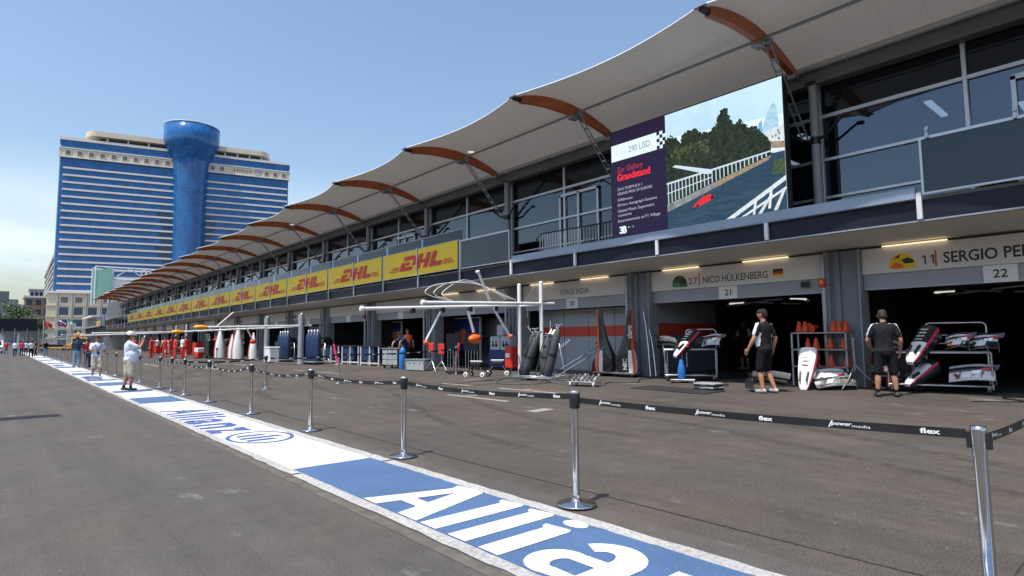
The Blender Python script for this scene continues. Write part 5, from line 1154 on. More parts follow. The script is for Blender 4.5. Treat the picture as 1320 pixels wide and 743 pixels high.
for x in (-.95, -.4, .2, .75): q.tube((x, -.4, 0), (x, -.4, .14), .018, 'steel', n=6).tube((x, .4, 0), (x, .4, .14), .018, 'steel', n=6)
q.build('base_frame', bgk); MB().path([(-.7, .3, .14), (-.2, .25, 1.35), (.35, .25, 1.35), (.6, .3, .14)], .02, 'steel', 8).tube((-.45, .27, .75), (.48, .27, .75), .018, 'steel', n=8).build('upright_frame', bgk)
for n_, (x0_, x1_, yy, hh) in enumerate(((-.85, -.38, -.15, 1.4), (-.55, -.1, -.28, 1.3), (-.05, .0, .05, 1.25), (.42, .75, -.25, 1.48), (-.98, -.62, .1, 1.25))):
    p0 = Vector(at(12.4, 13.0))+RZ(-90)@Vector((x0_, yy, .16)); p1 = Vector(at(12.4, 13.0))+RZ(-90)@Vector((x1_, yy+.12, hh))
    e = empty('padded_tube', p0, 0, f'dark grey padded tube leaning in the rack, {ORD[n_]} of five', 'tube', 'padded tubes in the rack'); d = p1-p0
    MB().path([(0, 0, 0), d*.04, d*.3, d*.62, d*.96, d], [.09, .125, .13, .12, .10, .05], 'bag_grey', 14).build('sleeve', e); MB().path([d*.45, d*.5], .133, 'black', 14, False).build('strap', e)
    MB().path([d, d*1.06, d*1.1+Vector((0, -.12, .05))], .03, 'metal_grey', 7).tube(d*1.03+Vector((0, -.1, .1)), d*1.03+Vector((0, .1, .12)), .028, 'steel', n=7).build('gun_head', e)
hk = empty('gun_hanger', at(12.8, 13.0), 0, 'chrome hanger frame with wheel guns above the padded tubes', 'hanger')
MB().path([(0, .1, 1.35), (0, .1, 1.78), (0, -.18, 1.8), (0, -.18, 1.3)], .016, 'chrome', 8).tube((0, -.04, .03), (0, -.04, 1.4), .02, 'steel', n=8).build('frame', hk)
for y in (-.1, .04): MB().tube((0, y, 1.5), (-.12, y, 1.36), .04, 'steel', n=8).build('wheel_gun', hk)
# carts, paddles and boxes between the garages
for n_, (x, y) in enumerate(((12.15, 16.0), (12.95, 15.85))):
    e = empty('jack_cart', at(x, y), R(-70+20*n_), ['black four wheeled jack cart standing left of the pair', 'black four wheeled jack cart standing right of the pair'][n_], 'cart', 'black jack carts'); MB().path([(-.3, -.15, .14), (-.1, 0, .4), (.1, 0, .42), (.32, -.15, .14)], .025, 'black', 8).path([(-.3, .15, .14), (-.1, 0, .4)], .025, 'black', 8).path([(.32, .15, .14), (.1, 0, .42)], .025, 'black', 8).build('frame', e); MB().bbox(-.2, .2, -.09, .09, .36, .48, 'black', .02).build('pump_body', e); MB().bbox(-.24, .22, -.03, .03, .5, .54, 'white', .01).build('handle', e)
    for i in range(4): q = MB(); wheel(q, ((-.32, .34, -.32, .34)[i], (-.18, -.18, .18, .18)[i], .085), .085, .05, (0, 1, 0), 'white' if i < 2 else 'rubber'); q.build('wheel', e)
for n_, (x, y, z) in enumerate(((12.95, 20.0, .92), (12.95, 19.3, .88))):
    e = empty('red_paddle', at(x, y), R(10*n_), ['red square paddle on a thin tripod, left of two', 'red square paddle on a thin tripod, right of two'][n_], 'paddle', 'red paddles'); MB().bbox(-.03, .03, -.17, .17, z-.2, z+.2, 'red', .02).build('plate', e); MB().tube((.04, 0, .3), (.04, 0, z), .018, 'steel', n=8).build('post', e)
    for a in (20, 140, 260): MB().tube((.04, 0, .4), (.04+math.cos(R(a))*.35, math.sin(R(a))*.35, .01), .015, 'steel', n=6).build('leg', e)
lp = empty('lollipop_sign', at(12.85, 18.1), R(-25), 'red and blue oval stop paddle leaning on its stand', 'sign'); q = MB(); q.prism([(.21*math.cos(i*math.pi/10), .42*math.sin(i*math.pi/10)) for i in range(20)], (0, 0, .72), Vector((.1, -.95, .1)), Vector((.12, -.3, .95)), 'red', .03); q.build('rim', lp); MB().prism([(.16*math.cos(i*math.pi/10), .34*math.sin(i*math.pi/10)) for i in range(20)], (-.035, 0, .72), Vector((.1, -.95, .1)), Vector((.12, -.3, .95)), 'banner_blue', .006).build('face', lp)
MB().prism([(-.12, .05), (.12, -.05), (.12, .04), (-.12, .14)], (-.043, 0, .72), Vector((.1, -.95, .1)), Vector((.12, -.3, .95)), 'white', .004).build('stripe', lp); MB().tube((-.06, .14, .38), (-.13, .3, .02), .018, 'steel', n=8).build('handle', lp); MB().bbox(-.35, .25, -.5, .5, 0, .08, 'black', .01).build('stand', lp)
for n_, y in enumerate((21.0, 19.7)):
    e = empty('barrier_stand', at(14.7, y), 0, ['black hoarding stand left of the hanging orange bag', 'black hoarding stand right of the hanging orange bag'][n_], 'stand', 'black hoardings'); MB().bbox(-.03, .03, -.5, .5, .75, 1.45, 'black_matte', .01).build('board', e)
    for d in (-.4, -.2, 0, .2, .4): MB().tube((0, d, 0), (0, d, .76), .022, 'steel', n=8).build('leg', e)
tb_ = empty('tyre_warmer_unit', at(15.0, 18.0), 0, 'pale grey twin power unit on blue boxes before garage 19', 'unit')
for d in (-.32, .32):
    MB().bbox(-.2, .2, d-.29, d+.29, .75, 1.3, 'panel_wall', .03).build('casing', tb_)
    for s in (-.12, .08): MB().tube((-.215, d+s, .95), (-.2, d+s, .95), .07, 'black', n=10).tube((-.22, d+s, .95), (-.22, d+s, 1.12), .016, 'black', n=6).build('dial', tb_)
MB().bbox(-.25, .25, -.62, .62, .1, .73, 'banner_blue', .02).build('box', tb_); MB().bbox(-.2, .2, -.2, .2, 1.3, 1.75, 'panel_wall', .04).build('top_tank', tb_)
rc = empty('red_cabinet', at(14.75, 17.2), 0, 'red wheeled cabinet beside the white gantry post', 'cabinet'); MB().bbox(-.22, .22, -.2, .2, .08, .92, 'red', .05).build('body', rc); MB().bbox(-.235, -.22, -.12, .12, .5, .66, 'white', .004).build('label', rc); MB().bbox(-.2, .2, -.18, .18, 0, .08, 'black', .02).build('base', rc); MB().path([(-.23, -.15, .9), (-.3, -.15, 1.0), (-.3, .15, 1.0), (-.23, .15, .9)], .015, 'black', 6).build('handle', rc)
sx_ = empty('silver_crate', at(12.9, 20.75), R(-78), 'grey metal crate on the apron in front of the mechanic', 'crate'); MB().bbox(-.55, .55, -.3, .3, .02, .42, 'grey_box', .02).build('body', sx_); MB().bbox(-.57, .57, -.32, .32, .42, .47, 'metal_grey', .01).build('lid', sx_)
for x in (-.53, .53):
    for y in (-.29, .29): MB().bbox(x-.03, x+.03, y-.03, y+.03, 0, .43, 'steel', .005).build('corner', sx_)
for x in (-.3, .0, .3): MB().box(x-.03, x+.03, -.312, -.3, .28, .36, 'steel').build('latch', sx_)
wb = empty('drawer_cart', at(13.25, 23.4), R(-78), 'grey wheeled drawer cart the bending mechanic leans on', 'cart'); MB().bbox(-.5, .5, -.28, .28, .12, .84, 'black', .02).build('carcass', wb)
for i in range(3):
    for jx in range(3): MB().bbox(-.48+.325*jx, -.17+.325*jx, -.30, -.28, .15+.23*i, .36+.23*i, 'grey_box', .01).build('drawer', wb)
MB().bbox(-.54, .54, -.33, .33, .84, .88, 'metal_grey', .01).build('worktop', wb)
for x in (-.42, .42):
    for y in (-.22, .22): q = MB(); wheel(q, (x, y, .055), .055, .04, (1, 0, 0)); q.build('castor', wb)
gbt = empty('gas_bottle', at(13.0, 22.3), 0, 'bright blue gas bottle beside the drawer cart', 'bottle'); MB().lathe([(.14, 0), (.15, .04), (.15, .72), (.11, .86), (.05, .92)], (0, 0, 0), 'blue_bright', 18).build('body', gbt); MB().tube((0, 0, .92), (0, 0, 1.0), .03, 'steel', n=8).tube((-.06, 0, .98), (.06, 0, .98), .02, 'steel', n=8).build('valve', gbt); MB().path([(.0, .15, .4), (.0, .153, .5)], .02, 'white', 6).build('tag', gbt)
for n_, (x, y) in enumerate(((13.75, 26.2), (13.8, 28.4), (13.75, 30.6))):
    e = empty('work_table', at(x, y), R(-85), f'black and white framed work table, {ORD[n_]} from the bending mechanic', 'table', 'work tables'); MB().bbox(-.8, .8, -.3, .3, .9, .96, 'black', .01).build('top', e); MB().bbox(-.75, .3, -.25, .25, .25, .88, 'blue_bottle', .02).build('cabinet_body', e)
    for xx in (-.78, .0, .78):
        for yy in (-.28, .28): MB().bbox(xx-.03, xx+.03, yy-.03, yy+.03, 0, .9, 'post_white', .005).build('leg', e)
    MB().box(-.8, .8, -.3, -.26, .1, .15, 'post_white').build('stretcher', e)
pk = empty('pink_wing_element', at(13.3, 29.3), R(20), 'pink red wing element standing against the work table', 'wing'); MB().loft([[(-.1, -.05, .02), (.1, -.05, .02), (.1, .02, .02), (-.1, .02, .02)], [(-.05, .2, .6), (.12, .2, .6), (.12, .26, .6), (-.05, .26, .6)], [(.0, .35, 1.05), (.14, .35, 1.05), (.14, .39, 1.05), (.0, .39, 1.05)]], 'pink').build('blade', pk); MB().bbox(-.14, .14, -.12, .08, 0, .03, 'white', .01).build('foot', pk)
for n_, (y, w, lab) in enumerate(((29.9, 2.5, 'blue banner with an orange print inside the garage of the work tables'), (23.4, 3.6, 'wide blue banner with an orange print behind the bending mechanic'))):
    e = empty('team_banner', (16.6, y, .9), 0, lab, 'banner'); MB().bbox(0, .05, -w/2, w/2, .0, 1.5, 'banner_blue', .01).build('board', e); MB().box(-.02, .06, -w/2-.06, -w/2, -.65, 1.56, 'post_white').box(-.02, .06, w/2, w/2+.06, -.65, 1.56, 'post_white').box(-.02, .06, -w/2, w/2, 1.5, 1.56, 'post_white').build('frame', e)
    MB().flat([(-.7, .35), (-.2, .2), (.5, .35), (.8, .7), (.6, 1.05), (.1, .85), (-.3, 1.1), (-.75, .9)], (-.004, 0, 0), UY, UZ, 'banner_orange').build('print', e)

# ================================================================== SECOND GANTRY, BOTTLES, BODY PANELS
g2 = gantry('service_gantry', 37.24, 31.8, 12.3, 2.9, 2.24, 7.4, 7.3, 'pale gantry with amber tipped booms and thick grey posts', 'white', 'amber')
for y in (37.24, 31.8): MB().tube((12.3, y, gz(12.3)+.02), (12.3, y, 2.86), .16, 'paint_grey', n=16).build('post_sleeve', g2, True)
wpath([(8.84, 31.8, 2.9), (8.1, 31.8, 2.2)], .03, 'white', 'arm', g2); wpath([(9.49, 31.8, 2.1), (9.8, 31.8, 1.5)], .035, 'white', 'arm', g2); MB().ball((9.82, 31.8, 1.42), .13, 'red', 9, (1.2, 1, .9)).build('grip', g2, True)
for n_, (x, y, c) in enumerate(((12.95, 36.1, 'left'), (12.65, 31.0, 'right'))):
    rk = empty('bottle_pallet', at(x, y), R(-90), f'steel pallet under the {c} group of navy gas bottles', 'pallet', 'bottle pallets'); MB().bbox(-.85, .85, -.3, .3, .1, .16, 'metal_grey', .01).build('deck', rk)
    for xx in (-.7, 0, .7): MB().bbox(xx-.06, xx+.06, -.25, .25, 0, .1, 'black', .01).build('runner', rk)
    MB().path([(-.85, .3, .16), (-.85, .3, 1.1), (.85, .3, 1.1), (.85, .3, .16)], .02, 'steel', 6).build('rail', rk)
    for i in range(4):
        p = Vector(at(x, y))+RZ(-90)@Vector((-.6+.4*i, 0, .165)); e = empty('navy_gas_bottle', p, 0, f'navy gas bottle, {ORD[i]} from the left in the {c} group', 'bottle', 'navy gas bottles'); MB().lathe([(.15, 0), (.165, .05), (.165, 1.25), (.12, 1.42), (.06, 1.5)], (0, 0, 0), 'blue_bottle', 16).build('body', e); MB().lathe([(.07, 1.5), (.075, 1.62), (.03, 1.66)], (0, 0, 0), 'steel', 10).build('cap', e)
wx = empty('white_bin', at(12.0, 35.4), R(-85), 'white plastic bin at the foot of the far grey gantry post', 'bin'); MB().bbox(-.36, .36, -.3, .3, .05, .85, 'white', .05).build('body', wx); MB().bbox(-.39, .39, -.33, .33, .86, .93, 'white', .03).build('lid', wx)
for x in (-.3, .3): q = MB(); wheel(q, (x, .2, .06), .06, .05, (1, 0, 0)); q.build('wheel', wx)
hr = empty('hose_reel', at(14.3, 32.6), R(-90), 'red hose reel with black hoses beside the right bottle group', 'reel'); MB().lathe([(.3, -.12), (.3, -.1), (.12, -.09), (.12, .09), (.3, .1), (.3, .12)], (0, 0, .45), 'red', 18, (0, 1, 0)).build('drum', hr); MB().lathe([(.22, -.085), (.26, 0), (.22, .085)], (0, 0, .45), 'black', 18, (0, 1, 0)).build('hose', hr); MB().path([(-.25, -.16, 0), (0, -.16, .45), (.25, -.16, 0)], .02, 'steel', 6).path([(-.25, .16, 0), (0, .16, .45), (.25, .16, 0)], .02, 'steel', 6).build('stand', hr)
for n_, (x, y, hh, w) in enumerate(((12.2, 47.0, 2.2, .75), (12.4, 44.7, 1.7, .55), (12.3, 43.0, 2.3, .75), (12.6, 40.7, 1.75, .6))):
    e = empty('white_body_panel', at(x, y), R(-18), f'white upright racing car body panel with red edge, {ORD[n_]} from the left', 'body panel', 'white body panels'); q = MB()
    prof = [(0, w*.5), (.25*hh, w*.52), (.5*hh, w*.42), (.75*hh, w*.24), (.95*hh, w*.08), (hh, w*.02)]
    sec = [[(a*(1 if s_ else 1), c, z+.08) for a, c in ((-ww*.9, 0), (-ww*.3, -.16*ww/w*2), (ww*.5, -.12), (ww, .0), (ww*.4, .1), (-ww*.5, .1))] for z, ww in prof for s_ in (1,)]
    q.loft(sec, 'white_gloss'); q.build('shell', e); MB().loft([[(-ww*.9-.05, .02, z+.08), (-ww*.9-.002, -.01, z+.08), (-ww*.9-.002, .06, z+.08)] for z, ww in prof], 'red', True).build('red_edge', e); MB().bbox(-.45, .45, -.2, .2, 0, .08, 'black', .02).build('base', e)
rbx = empty('red_crate', at(11.6, 50.3), R(-80), 'red and white crate next to the dark trolley tower', 'crate'); MB().bbox(-.3, .3, -.25, .25, .05, .45, 'red', .04).build('body', rbx); MB().bbox(-.3, .3, -.25, .25, .46, .8, 'white', .04).build('upper_box', rbx); MB().box(-.31, .31, -.26, .26, 0, .05, 'black').build('base', rbx)
dkt = empty('dark_trolley', at(12.0, 48.9), R(-80), 'tall dark trolley of wheel guns left of the white panels', 'trolley'); MB().bbox(-.35, .35, -.25, .25, .15, 1.4, 'carbon', .04).build('body', dkt)
for i in range(3): MB().tube((-.25+.25*i, -.1, 1.4), (-.25+.25*i, -.2, 1.85), .06, 'steel', n=8).build('wheel_gun', dkt)
for x in (-.3, .3): q = MB(); wheel(q, (x, 0, .1), .1, .4, (0, 1, 0)); q.build('wheel', dkt)
g3 = gantry('service_gantry', 62, 58, 12.3, 2.9, 2.3, 5.2, 5.6, 'far pale gantry reaching out behind the man in the white cap', 'white')
g4 = gantry('service_gantry', 84, 80, 12.2, 2.9, 2.4, 4.6, 5.0, 'farthest gantry visible beyond the crowd at the painted strip', 'metal_grey')
for n_, (x, y) in enumerate(((8.6, 62), (9.3, 61))):
    e = empty('leaning_wing', at(x, y), R(-60), ['white wing leaning behind the man in the white cap, left one', 'white wing leaning behind the man in the white cap, right one'][n_], 'wing', 'leaning wings'); MB().loft([[(-.3, 0, .02), (.1, 0, .02), (.1, .06, .02), (-.3, .06, .02)], [(-.2, .1, .9), (.12, .1, .9), (.12, .16, .9), (-.2, .16, .9)], [(.1, .3, 1.9), (.3, .3, 1.9), (.3, .35, 1.9), (.1, .35, 1.9)]], 'white_gloss').build('blade', e); MB().bbox(-.35, .2, -.1, .2, 0, .03, 'black', .005).build('foot', e)

# loose cables and air lines on the apron
def cable(pts, label, mt='black', r=.012):
    q = [Vector(p) for p in pts]; o = []
    for i in range(len(q)-1):
        a, b_, c_, d_ = q[max(i-1, 0)], q[i], q[i+1], q[min(i+2, len(q)-1)]
        for t in [k/10 for k in range(10)]: o.append(.5*((2*b_)+(c_-a)*t+(2*a-5*b_+4*c_-d_)*t*t+(3*b_-a-3*c_+d_)*t**3))
    o.append(q[-1]); e = empty('air_line', (q[0].x, q[0].y, gz(q[0].x)), 0, label, 'hose', 'cables lying on the apron')
    MB().path([(p.x, p.y, gz(p.x)+r) for p in o], r, mt, 6).build('line', e, True); MB().tube((o[-1].x, o[-1].y, gz(o[-1].x)+.02), (o[-1].x+.08, o[-1].y+.02, gz(o[-1].x)+.02), .02, 'steel', n=7).build('coupling', e, True)
cable([(15.2, 10.4, 0), (14.2, 10.8, 0), (13.4, 10.3, 0), (12.9, 10.9, 0), (12.2, 10.5, 0)], 'black air line running from garage 21 to the small shiny dolly')
cable([(15.2, 8.0, 0), (14.4, 8.4, 0), (13.9, 7.9, 0), (13.6, 8.5, 0)], 'black cable curling out of the garage behind the rubber mat')
cable([(12.6, 14.6, 0), (11.6, 14.2, 0), (10.9, 13.2, 0), (11.5, 12.4, 0), (12.2, 12.3, 0)], 'grey air line looping on the asphalt left of the padded tubes', 'bag_grey')
cable([(15.2, 1.9, 0), (14.5, 2.6, 0), (14.0, 2.2, 0), (13.6, 2.9, 0)], 'black cable at the right edge in front of the rightmost garage')

# more team kit along the far garages
ty_me = MB().lathe([(.19, -.17), (.31, -.17), (.335, -.13), (.335, .13), (.31, .17), (.19, .17)], (0, 0, 0), 'rubber', 20, (1, 0, 0)).lathe([(.19, -.12), (.19, .12)], (0, 0, 0), 'carbon', 14, (1, 0, 0)).mesh('tyre')
for n_, (x, y) in enumerate(((14.2, 38.9), (14.0, 51.9), (13.6, 66.5), (13.8, 73.0), (14.4, 33.9))):
    e = empty('tyre_trolley', at(x, y), R(-85), f'low trolley stacked with black racing tyres, {ORD[n_]} along the far garages', 'trolley', 'tyre trolleys'); MB().bbox(-.8, .8, -.35, .35, .12, .17, 'steel', .01).build('deck', e)
    for xx in (-.55, -.15, .25, .62):
        share(ty_me, 'tyre', e, (xx, 0, .51)); 
    for xx in (-.35, .05, .45): share(ty_me, 'tyre', e, (xx, 0, 1.1))
    for xx in (-.65, .65): q = MB(); wheel(q, (xx, 0, .07), .07, .6, (0, 1, 0)); q.build('axle', e)
for n_, (x, y, c, lab) in enumerate(((13.9, 54.2, 'red', 'tall red tool chest nearest the crew in red'), (13.4, 58.6, 'red', 'tall red tool chest behind the leftmost crew in red'), (13.6, 63.6, 'red', 'red tool chest further left along the garages'), (13.2, 69.5, 'white', 'white tool chest far along the garages'), (13.5, 77, 'red', 'farthest red tool chest by the distant gantry'), (14.3, 40.2, 'blue_bottle', 'navy tool chest beside the white body panels'), (14.5, 34.9, 'grey_box', 'grey tool chest between the bottle groups'))):
    e = empty('tool_chest', at(x, y), R(-88), lab, 'tool chest', 'tool chests along the garages'); MB().bbox(-.55, .55, -.3, .3, .12, 1.15, c, .03).build('body', e); MB().bbox(-.57, .57, -.32, .32, 1.16, 1.2, 'black', .01).build('top', e)
    for i in range(4): MB().bbox(-.5, .5, -.32, -.3, .18+.24*i, .38+.24*i, c, .008).build('drawer', e)
    for xx in (-.42, .42): q = MB(); wheel(q, (xx, 0, .06), .06, .5, (0, 1, 0)); q.build('castor', e)

# ================================================================== PEOPLE
from mathutils import noise as mnoise
def capsule(b, p0, p1, r0, r1, mt, n=10):
    p0, p1 = Vector(p0), Vector(p1); d = p1-p0
    if d.length < 1e-4: d = Vector((0, 0, 1e-3)); p1 = p0+d
    d = d.normalized(); pts = []; rs = []
    for a in (80, 55, 28, 0): pts.append(p0-d*r0*math.sin(R(a))); rs.append(max(r0*math.cos(R(a)), .002))
    for a in (0, 28, 55, 80): pts.append(p1+d*r1*math.sin(R(a))); rs.append(max(r1*math.cos(R(a)), .002))
    if (p1-p0).length < 2e-3: del pts[4], rs[4]
    b.path(pts, rs, mt, n)
def person(loc, rz, label, h=1.78, top='cloth_black', sleeve=None, legs='cloth_black', skin='skin', hair='hair_dark', shoes='shoe_dark', sock=None, shorts=False, pose=None, bulk=1.0, belly=0.0, vox=.015, lean=0.0, side_panel=None, cap=None, group=None, longs=False, long_sleeve=False, stripe=None):
    P_ = dict(hipL=(-.095, 0, .93), hipR=(.095, 0, .93), kneeL=(-.11, .02, .50), kneeR=(.11, .02, .50), ankL=(-.12, -.02, .09), ankR=(.12, -.02, .09), elbL=(-.27, -.02, 1.16), elbR=(.27, -.02, 1.16), wrL=(-.29, .06, .93), wrR=(.29, .06, .93), toeL=None, toeR=None, head=(0, 0), turn=0)
    P_.update(pose or {}); sleeve = sleeve or top
    piv = Vector((0, 0, .96)); Q = Matrix.Rotation(-lean, 3, 'X')
    up = lambda p: piv+Q@(Vector(p)-piv)
    hx, hy = P_['head']; hd = lambda p: up((0, 0, 1.50))+Q@(Matrix.Rotation(P_['turn'], 3, 'Z')@Matrix.Rotation(-hx, 3, 'X')@Matrix.Rotation(hy, 3, 'Y')@(Vector(p)-Vector((0, 0, 1.50))))
    S = []                                                            # p0, p1, r0, r1, material
    def add(p0, p1, r0, r1, mt): S.append((Vector(p0), Vector(p1), r0, r1, mt))
    B = bulk
    add(up((-.10, 0, 1.34)), up((.10, 0, 1.34)), .115*B, .115*B, top); add(up((-.14, -.01, 1.42)), up((.14, -.01, 1.42)), .075*B, .075*B, top); add(up((-.075, 0, 1.18)), up((.075, 0, 1.18)), .118*B, .118*B, top)
    add(up((-.075, .0, 1.05)), up((.075, .0, 1.05)), .12*B, .12*B, top); add((-.075, -.01, .97), (.075, -.01, .97), .128*B, .128*B, top if not lean else legs)
    add((-.075, -.015, .90), (.075, -.015, .90), .125*B, .125*B, legs)
    NT_ = len(S)
    if belly: add(up((-.06, .07, 1.10)), up((.06, .07, 1.10)), .15*B+belly, .15*B+belly, top); add((-.06, .04, .98), (.06, .04, .98), .14*B+belly*.5, .14*B+belly*.5, top)
    if side_panel:
        add(up((-.155*B, .015, 1.02)), up((-.165*B, .015, 1.30)), .068, .07, side_panel); add(up((.155*B, .015, 1.02)), up((.165*B, .015, 1.30)), .068, .07, side_panel)
    add(up((0, -.01, 1.46)), hd((0, 0, 1.58)), .06, .055, skin)
    add(up((0, -.015, 1.46)), up((0, -.012, 1.475)), .075, .068, top)
    # head
    add(hd((0, .022, 1.655)), hd((0, .022, 1.68)), .077, .08, skin); add(hd((0, .035, 1.59)), hd((0, .03, 1.61)), .048, .055, skin); add(hd((0, .10, 1.635)), hd((0, .092, 1.665)), .015, .01, skin)
    for s_ in (-1, 1): add(hd((s_*.083, .0, 1.635)), hd((s_*.086, -.005, 1.665)), .012, .016, skin)
    if hair: add(hd((0, -.02, 1.70)), hd((0, .03, 1.715)), .092, .078, hair); add(hd((0, -.045, 1.645)), hd((0, -.035, 1.68)), .072, .08, hair)
    extra = MB()
    for s_, sd in ((-1, 'L'), (1, 'R')):
        sh = up((s_*.185*B**.5, -.01, 1.415)); e_ = Vector(P_['elb'+sd]); w_ = Vector(P_['wr'+sd])
        m_ = sh.lerp(e_, .62)
        add(sh, m_, .066*B**.5, .064*B**.5, top if stripe else sleeve)
        if stripe: add(up((s_*.10, -.005, 1.475)), up((s_*.19, -.005, 1.455)), .028, .032, stripe); add(sh+Vector((s_*.03, 0, .03)), m_+Vector((s_*.03, 0, 0)), .04, .042, stripe)
        if long_sleeve: add(m_, e_, .055, .05, sleeve); add(e_, w_, .05, .036, sleeve)
        else: add(m_, e_, .048, .042, skin); add(e_, e_.lerp(w_, .35), .044, .045, skin); add(e_.lerp(w_, .35), w_, .044, .028, skin)
        d = (w_-e_).normalized(); sd_ = d.cross(Vector((0, 0, 1))); sd_ = sd_.normalized() if sd_.length > .1 else Vector((1, 0, 0)); fw = sd_.cross(d)
        pa = w_+d*.045; add(w_, pa, .028, .032, skin); add(pa-fw*.018, pa+fw*.018+d*.02, .02, .02, skin)
        for i in range(4):
            o_ = pa+d*.035+fw*(-.03+.02*i); L1 = (.036, .042, .04, .03)[i]; k1 = o_+d*L1+sd_*-.006*s_; k2 = k1+d*L1*.7-sd_*s_*.016; extra.path([o_-d*.02, o_, k1, k2], [.0095, .0095, .0085, .007], skin, 6)
        t0 = w_+d*.02+fw*.03; extra.path([t0-fw*.01, t0+fw*.02+d*.02, t0+fw*.03+d*.05-sd_*s_*.01], [.011, .0105, .008], skin, 6)
        hp = Vector(P_['hip'+sd]); kn = Vector(P_['knee'+sd]); an = Vector(P_['ank'+sd])
        if shorts:
            lo = kn+Vector((0, 0, .0)); add(hp, lo.lerp(hp, .02), .105*B, .092*B, legs); add(lo, an.lerp(kn, .62), .055, .06, skin); add(an.lerp(kn, .62), an, .06, .037, skin)
            if sock: add(an.lerp(kn, .28), an, .045, .04, sock)
        else: add(hp, kn, .1*B, .078, legs); add(kn, an+Vector((0, 0, -.01)), .075, .062, legs)
        td = Vector(P_['toe'+sd]) if P_['toe'+sd] else Vector((s_*.12, 1, 0)).normalized()
        add(an+Vector((0, 0, -.045))-td*.045, an+Vector((0, 0, -.05))+td*.15, .045, .036, shoes); add(an+Vector((0, 0, -.055))+td*.05, an+Vector((0, 0, -.055))+td*.12, .042, .04, shoes)
    raw = MB()
    for i_, s in enumerate(S):
        if i_ >= NT_: capsule(raw, s[0], s[1], s[2], s[3], 'skin')
    tor = []
    for z, wx, wy, oy in ((.80, .10, .09, -.01), (.85, .165, .115, -.015), (.93, .178, .128, -.012), (1.0, .165, .122, -.004), (1.08, .158, .115, .0), (1.18, .164, .12, .0), (1.28, .182, .126, 0), (1.36, .196, .122, -.003), (1.42, .20, .10, -.008), (1.46, .15, .08, -.012), (1.49, .075, .06, -.012)):
        pr_ = [Vector((B*a, B*c+oy, z)) for a, c in rr_sec(wx, wy, 18, 2.3)]; tor.append([up(p) if z > .96 else p for p in pr_])
    raw.loft(tor, 'skin')
    me = bpy.data.meshes.new('tmp'); me.from_pydata(raw.v, [], raw.f); ob = bpy.data.objects.new('tmp', me); TMP.objects.link(ob)
    md = ob.modifiers.new('r', 'REMESH'); md.mode = 'VOXEL'; md.voxel_size = vox; md.use_smooth_shade = True
    sm_ = ob.modifiers.new('s', 'SMOOTH'); sm_.factor = .5; sm_.iterations = 3
    bpy.context.view_layer.update(); dg = bpy.context.evaluated_depsgraph_get(); ev = bpy.data.meshes.new_from_object(ob.evaluated_get(dg))
    n = len(ev.vertices); co = np.empty(n*3); ev.vertices.foreach_get('co', co); co = co.reshape(-1, 3); faces = [tuple(p.vertices) for p in ev.polygons]
    cen = np.array([co[list(f)].mean(0) for f in faces])
    best = np.full(len(faces), 1e9); idx = np.zeros(len(faces), int)
    for i, (p0, p1, r0, r1, mt) in enumerate(S):
        a = np.array(p0); d = np.array(p1)-a; t = np.clip(((cen-a)@d)/max(d@d, 1e-9), 0, 1); ds = np.linalg.norm(cen-(a+t[:, None]*d), axis=1)-(r0+(r1-r0)*t)
        if mt == hair: ds -= .004
        k = ds < best; best[k] = ds[k]; idx[k] = i
    no = np.empty(n*3); ev.vertices.foreach_get('normal', no); no = no.reshape(-1, 3); isc = np.zeros(n)
    for f, i in zip(faces, idx):
        if S[i][4].startswith('cloth'):
            for q in f: isc[q] = 1
    if vox < .02:                                                    # cloth folds
        for q in range(n):
            if isc[q]:
                c = co[q]; w_ = mnoise.noise(Vector((c[0]*11+h*7, c[1]*11, c[2]*5+c[0]*6)))+.5*mnoise.noise(Vector((c[0]*24, c[1]*24+h*3, c[2]*15))); co[q] = c+no[q]*w_*.011
    b = MB(); b.v = [tuple(c) for c in co]
    for f, i in zip(faces, idx): b.f.append(f); b.m.append(b.mi(S[i][4])); b.sm.append(True)
    bpy.data.objects.remove(ob); bpy.data.meshes.remove(me); bpy.data.meshes.remove(ev)
    for s_ in (-1, 1): c = hd((s_*.032, .092, 1.672)); extra.ball(c, .011, 'white', 5); extra.ball(c+(hd((0, 1, 1.5))-hd((0, 0, 1.5)))*.006, .008, 'black', 5)
    ex = hd((0, .094, 1.605)); extra.obox(ex, (.045, .008, .007), 'pink')
    k = len(b.v); b.v += extra.v
    for f, m_ in zip(extra.f, extra.m): b.f.append(tuple(k+q for q in f)); b.m.append(b.mi(extra.mats[m_])); b.sm.append(True)
    if side_panel and top == 'cloth_grey': pass
    zmin = min(v_[2] for v_ in b.v); b.move((0, 0, -zmin)); sc = h/1.79
    o = b.build('person'); o.location = loc; o.rotation_euler = (0, 0, rz); o.scale = (sc,)*3
    tag(o, label, 'person', group)
    if cap:
        c = hd((0, .0, 1.70)); cm = MB().lathe([(.105, -.01), (.106, .03), (.095, .075), (.06, .105), (.0, .118)], (0, 0, 0), cap, 16)
        cm.prism([(-.085, .06), (-.095, .10), (-.07, .17), (0, .20), (.07, .17), (.095, .10), (.085, .06)], (0, 0, 0), (1, 0, 0), (0, .97, -.15), cap, .012)
        M = (Q@Matrix.Rotation(P_['turn'], 3, 'Z')@Matrix.Rotation(-hx, 3, 'X')).to_4x4(); M.translation = c+Vector((0, 0, -zmin)); cm.xf(M).build('cap', o)
    return o
TMP = bpy.data.collections.new('tmp'); COL.children.link(TMP)
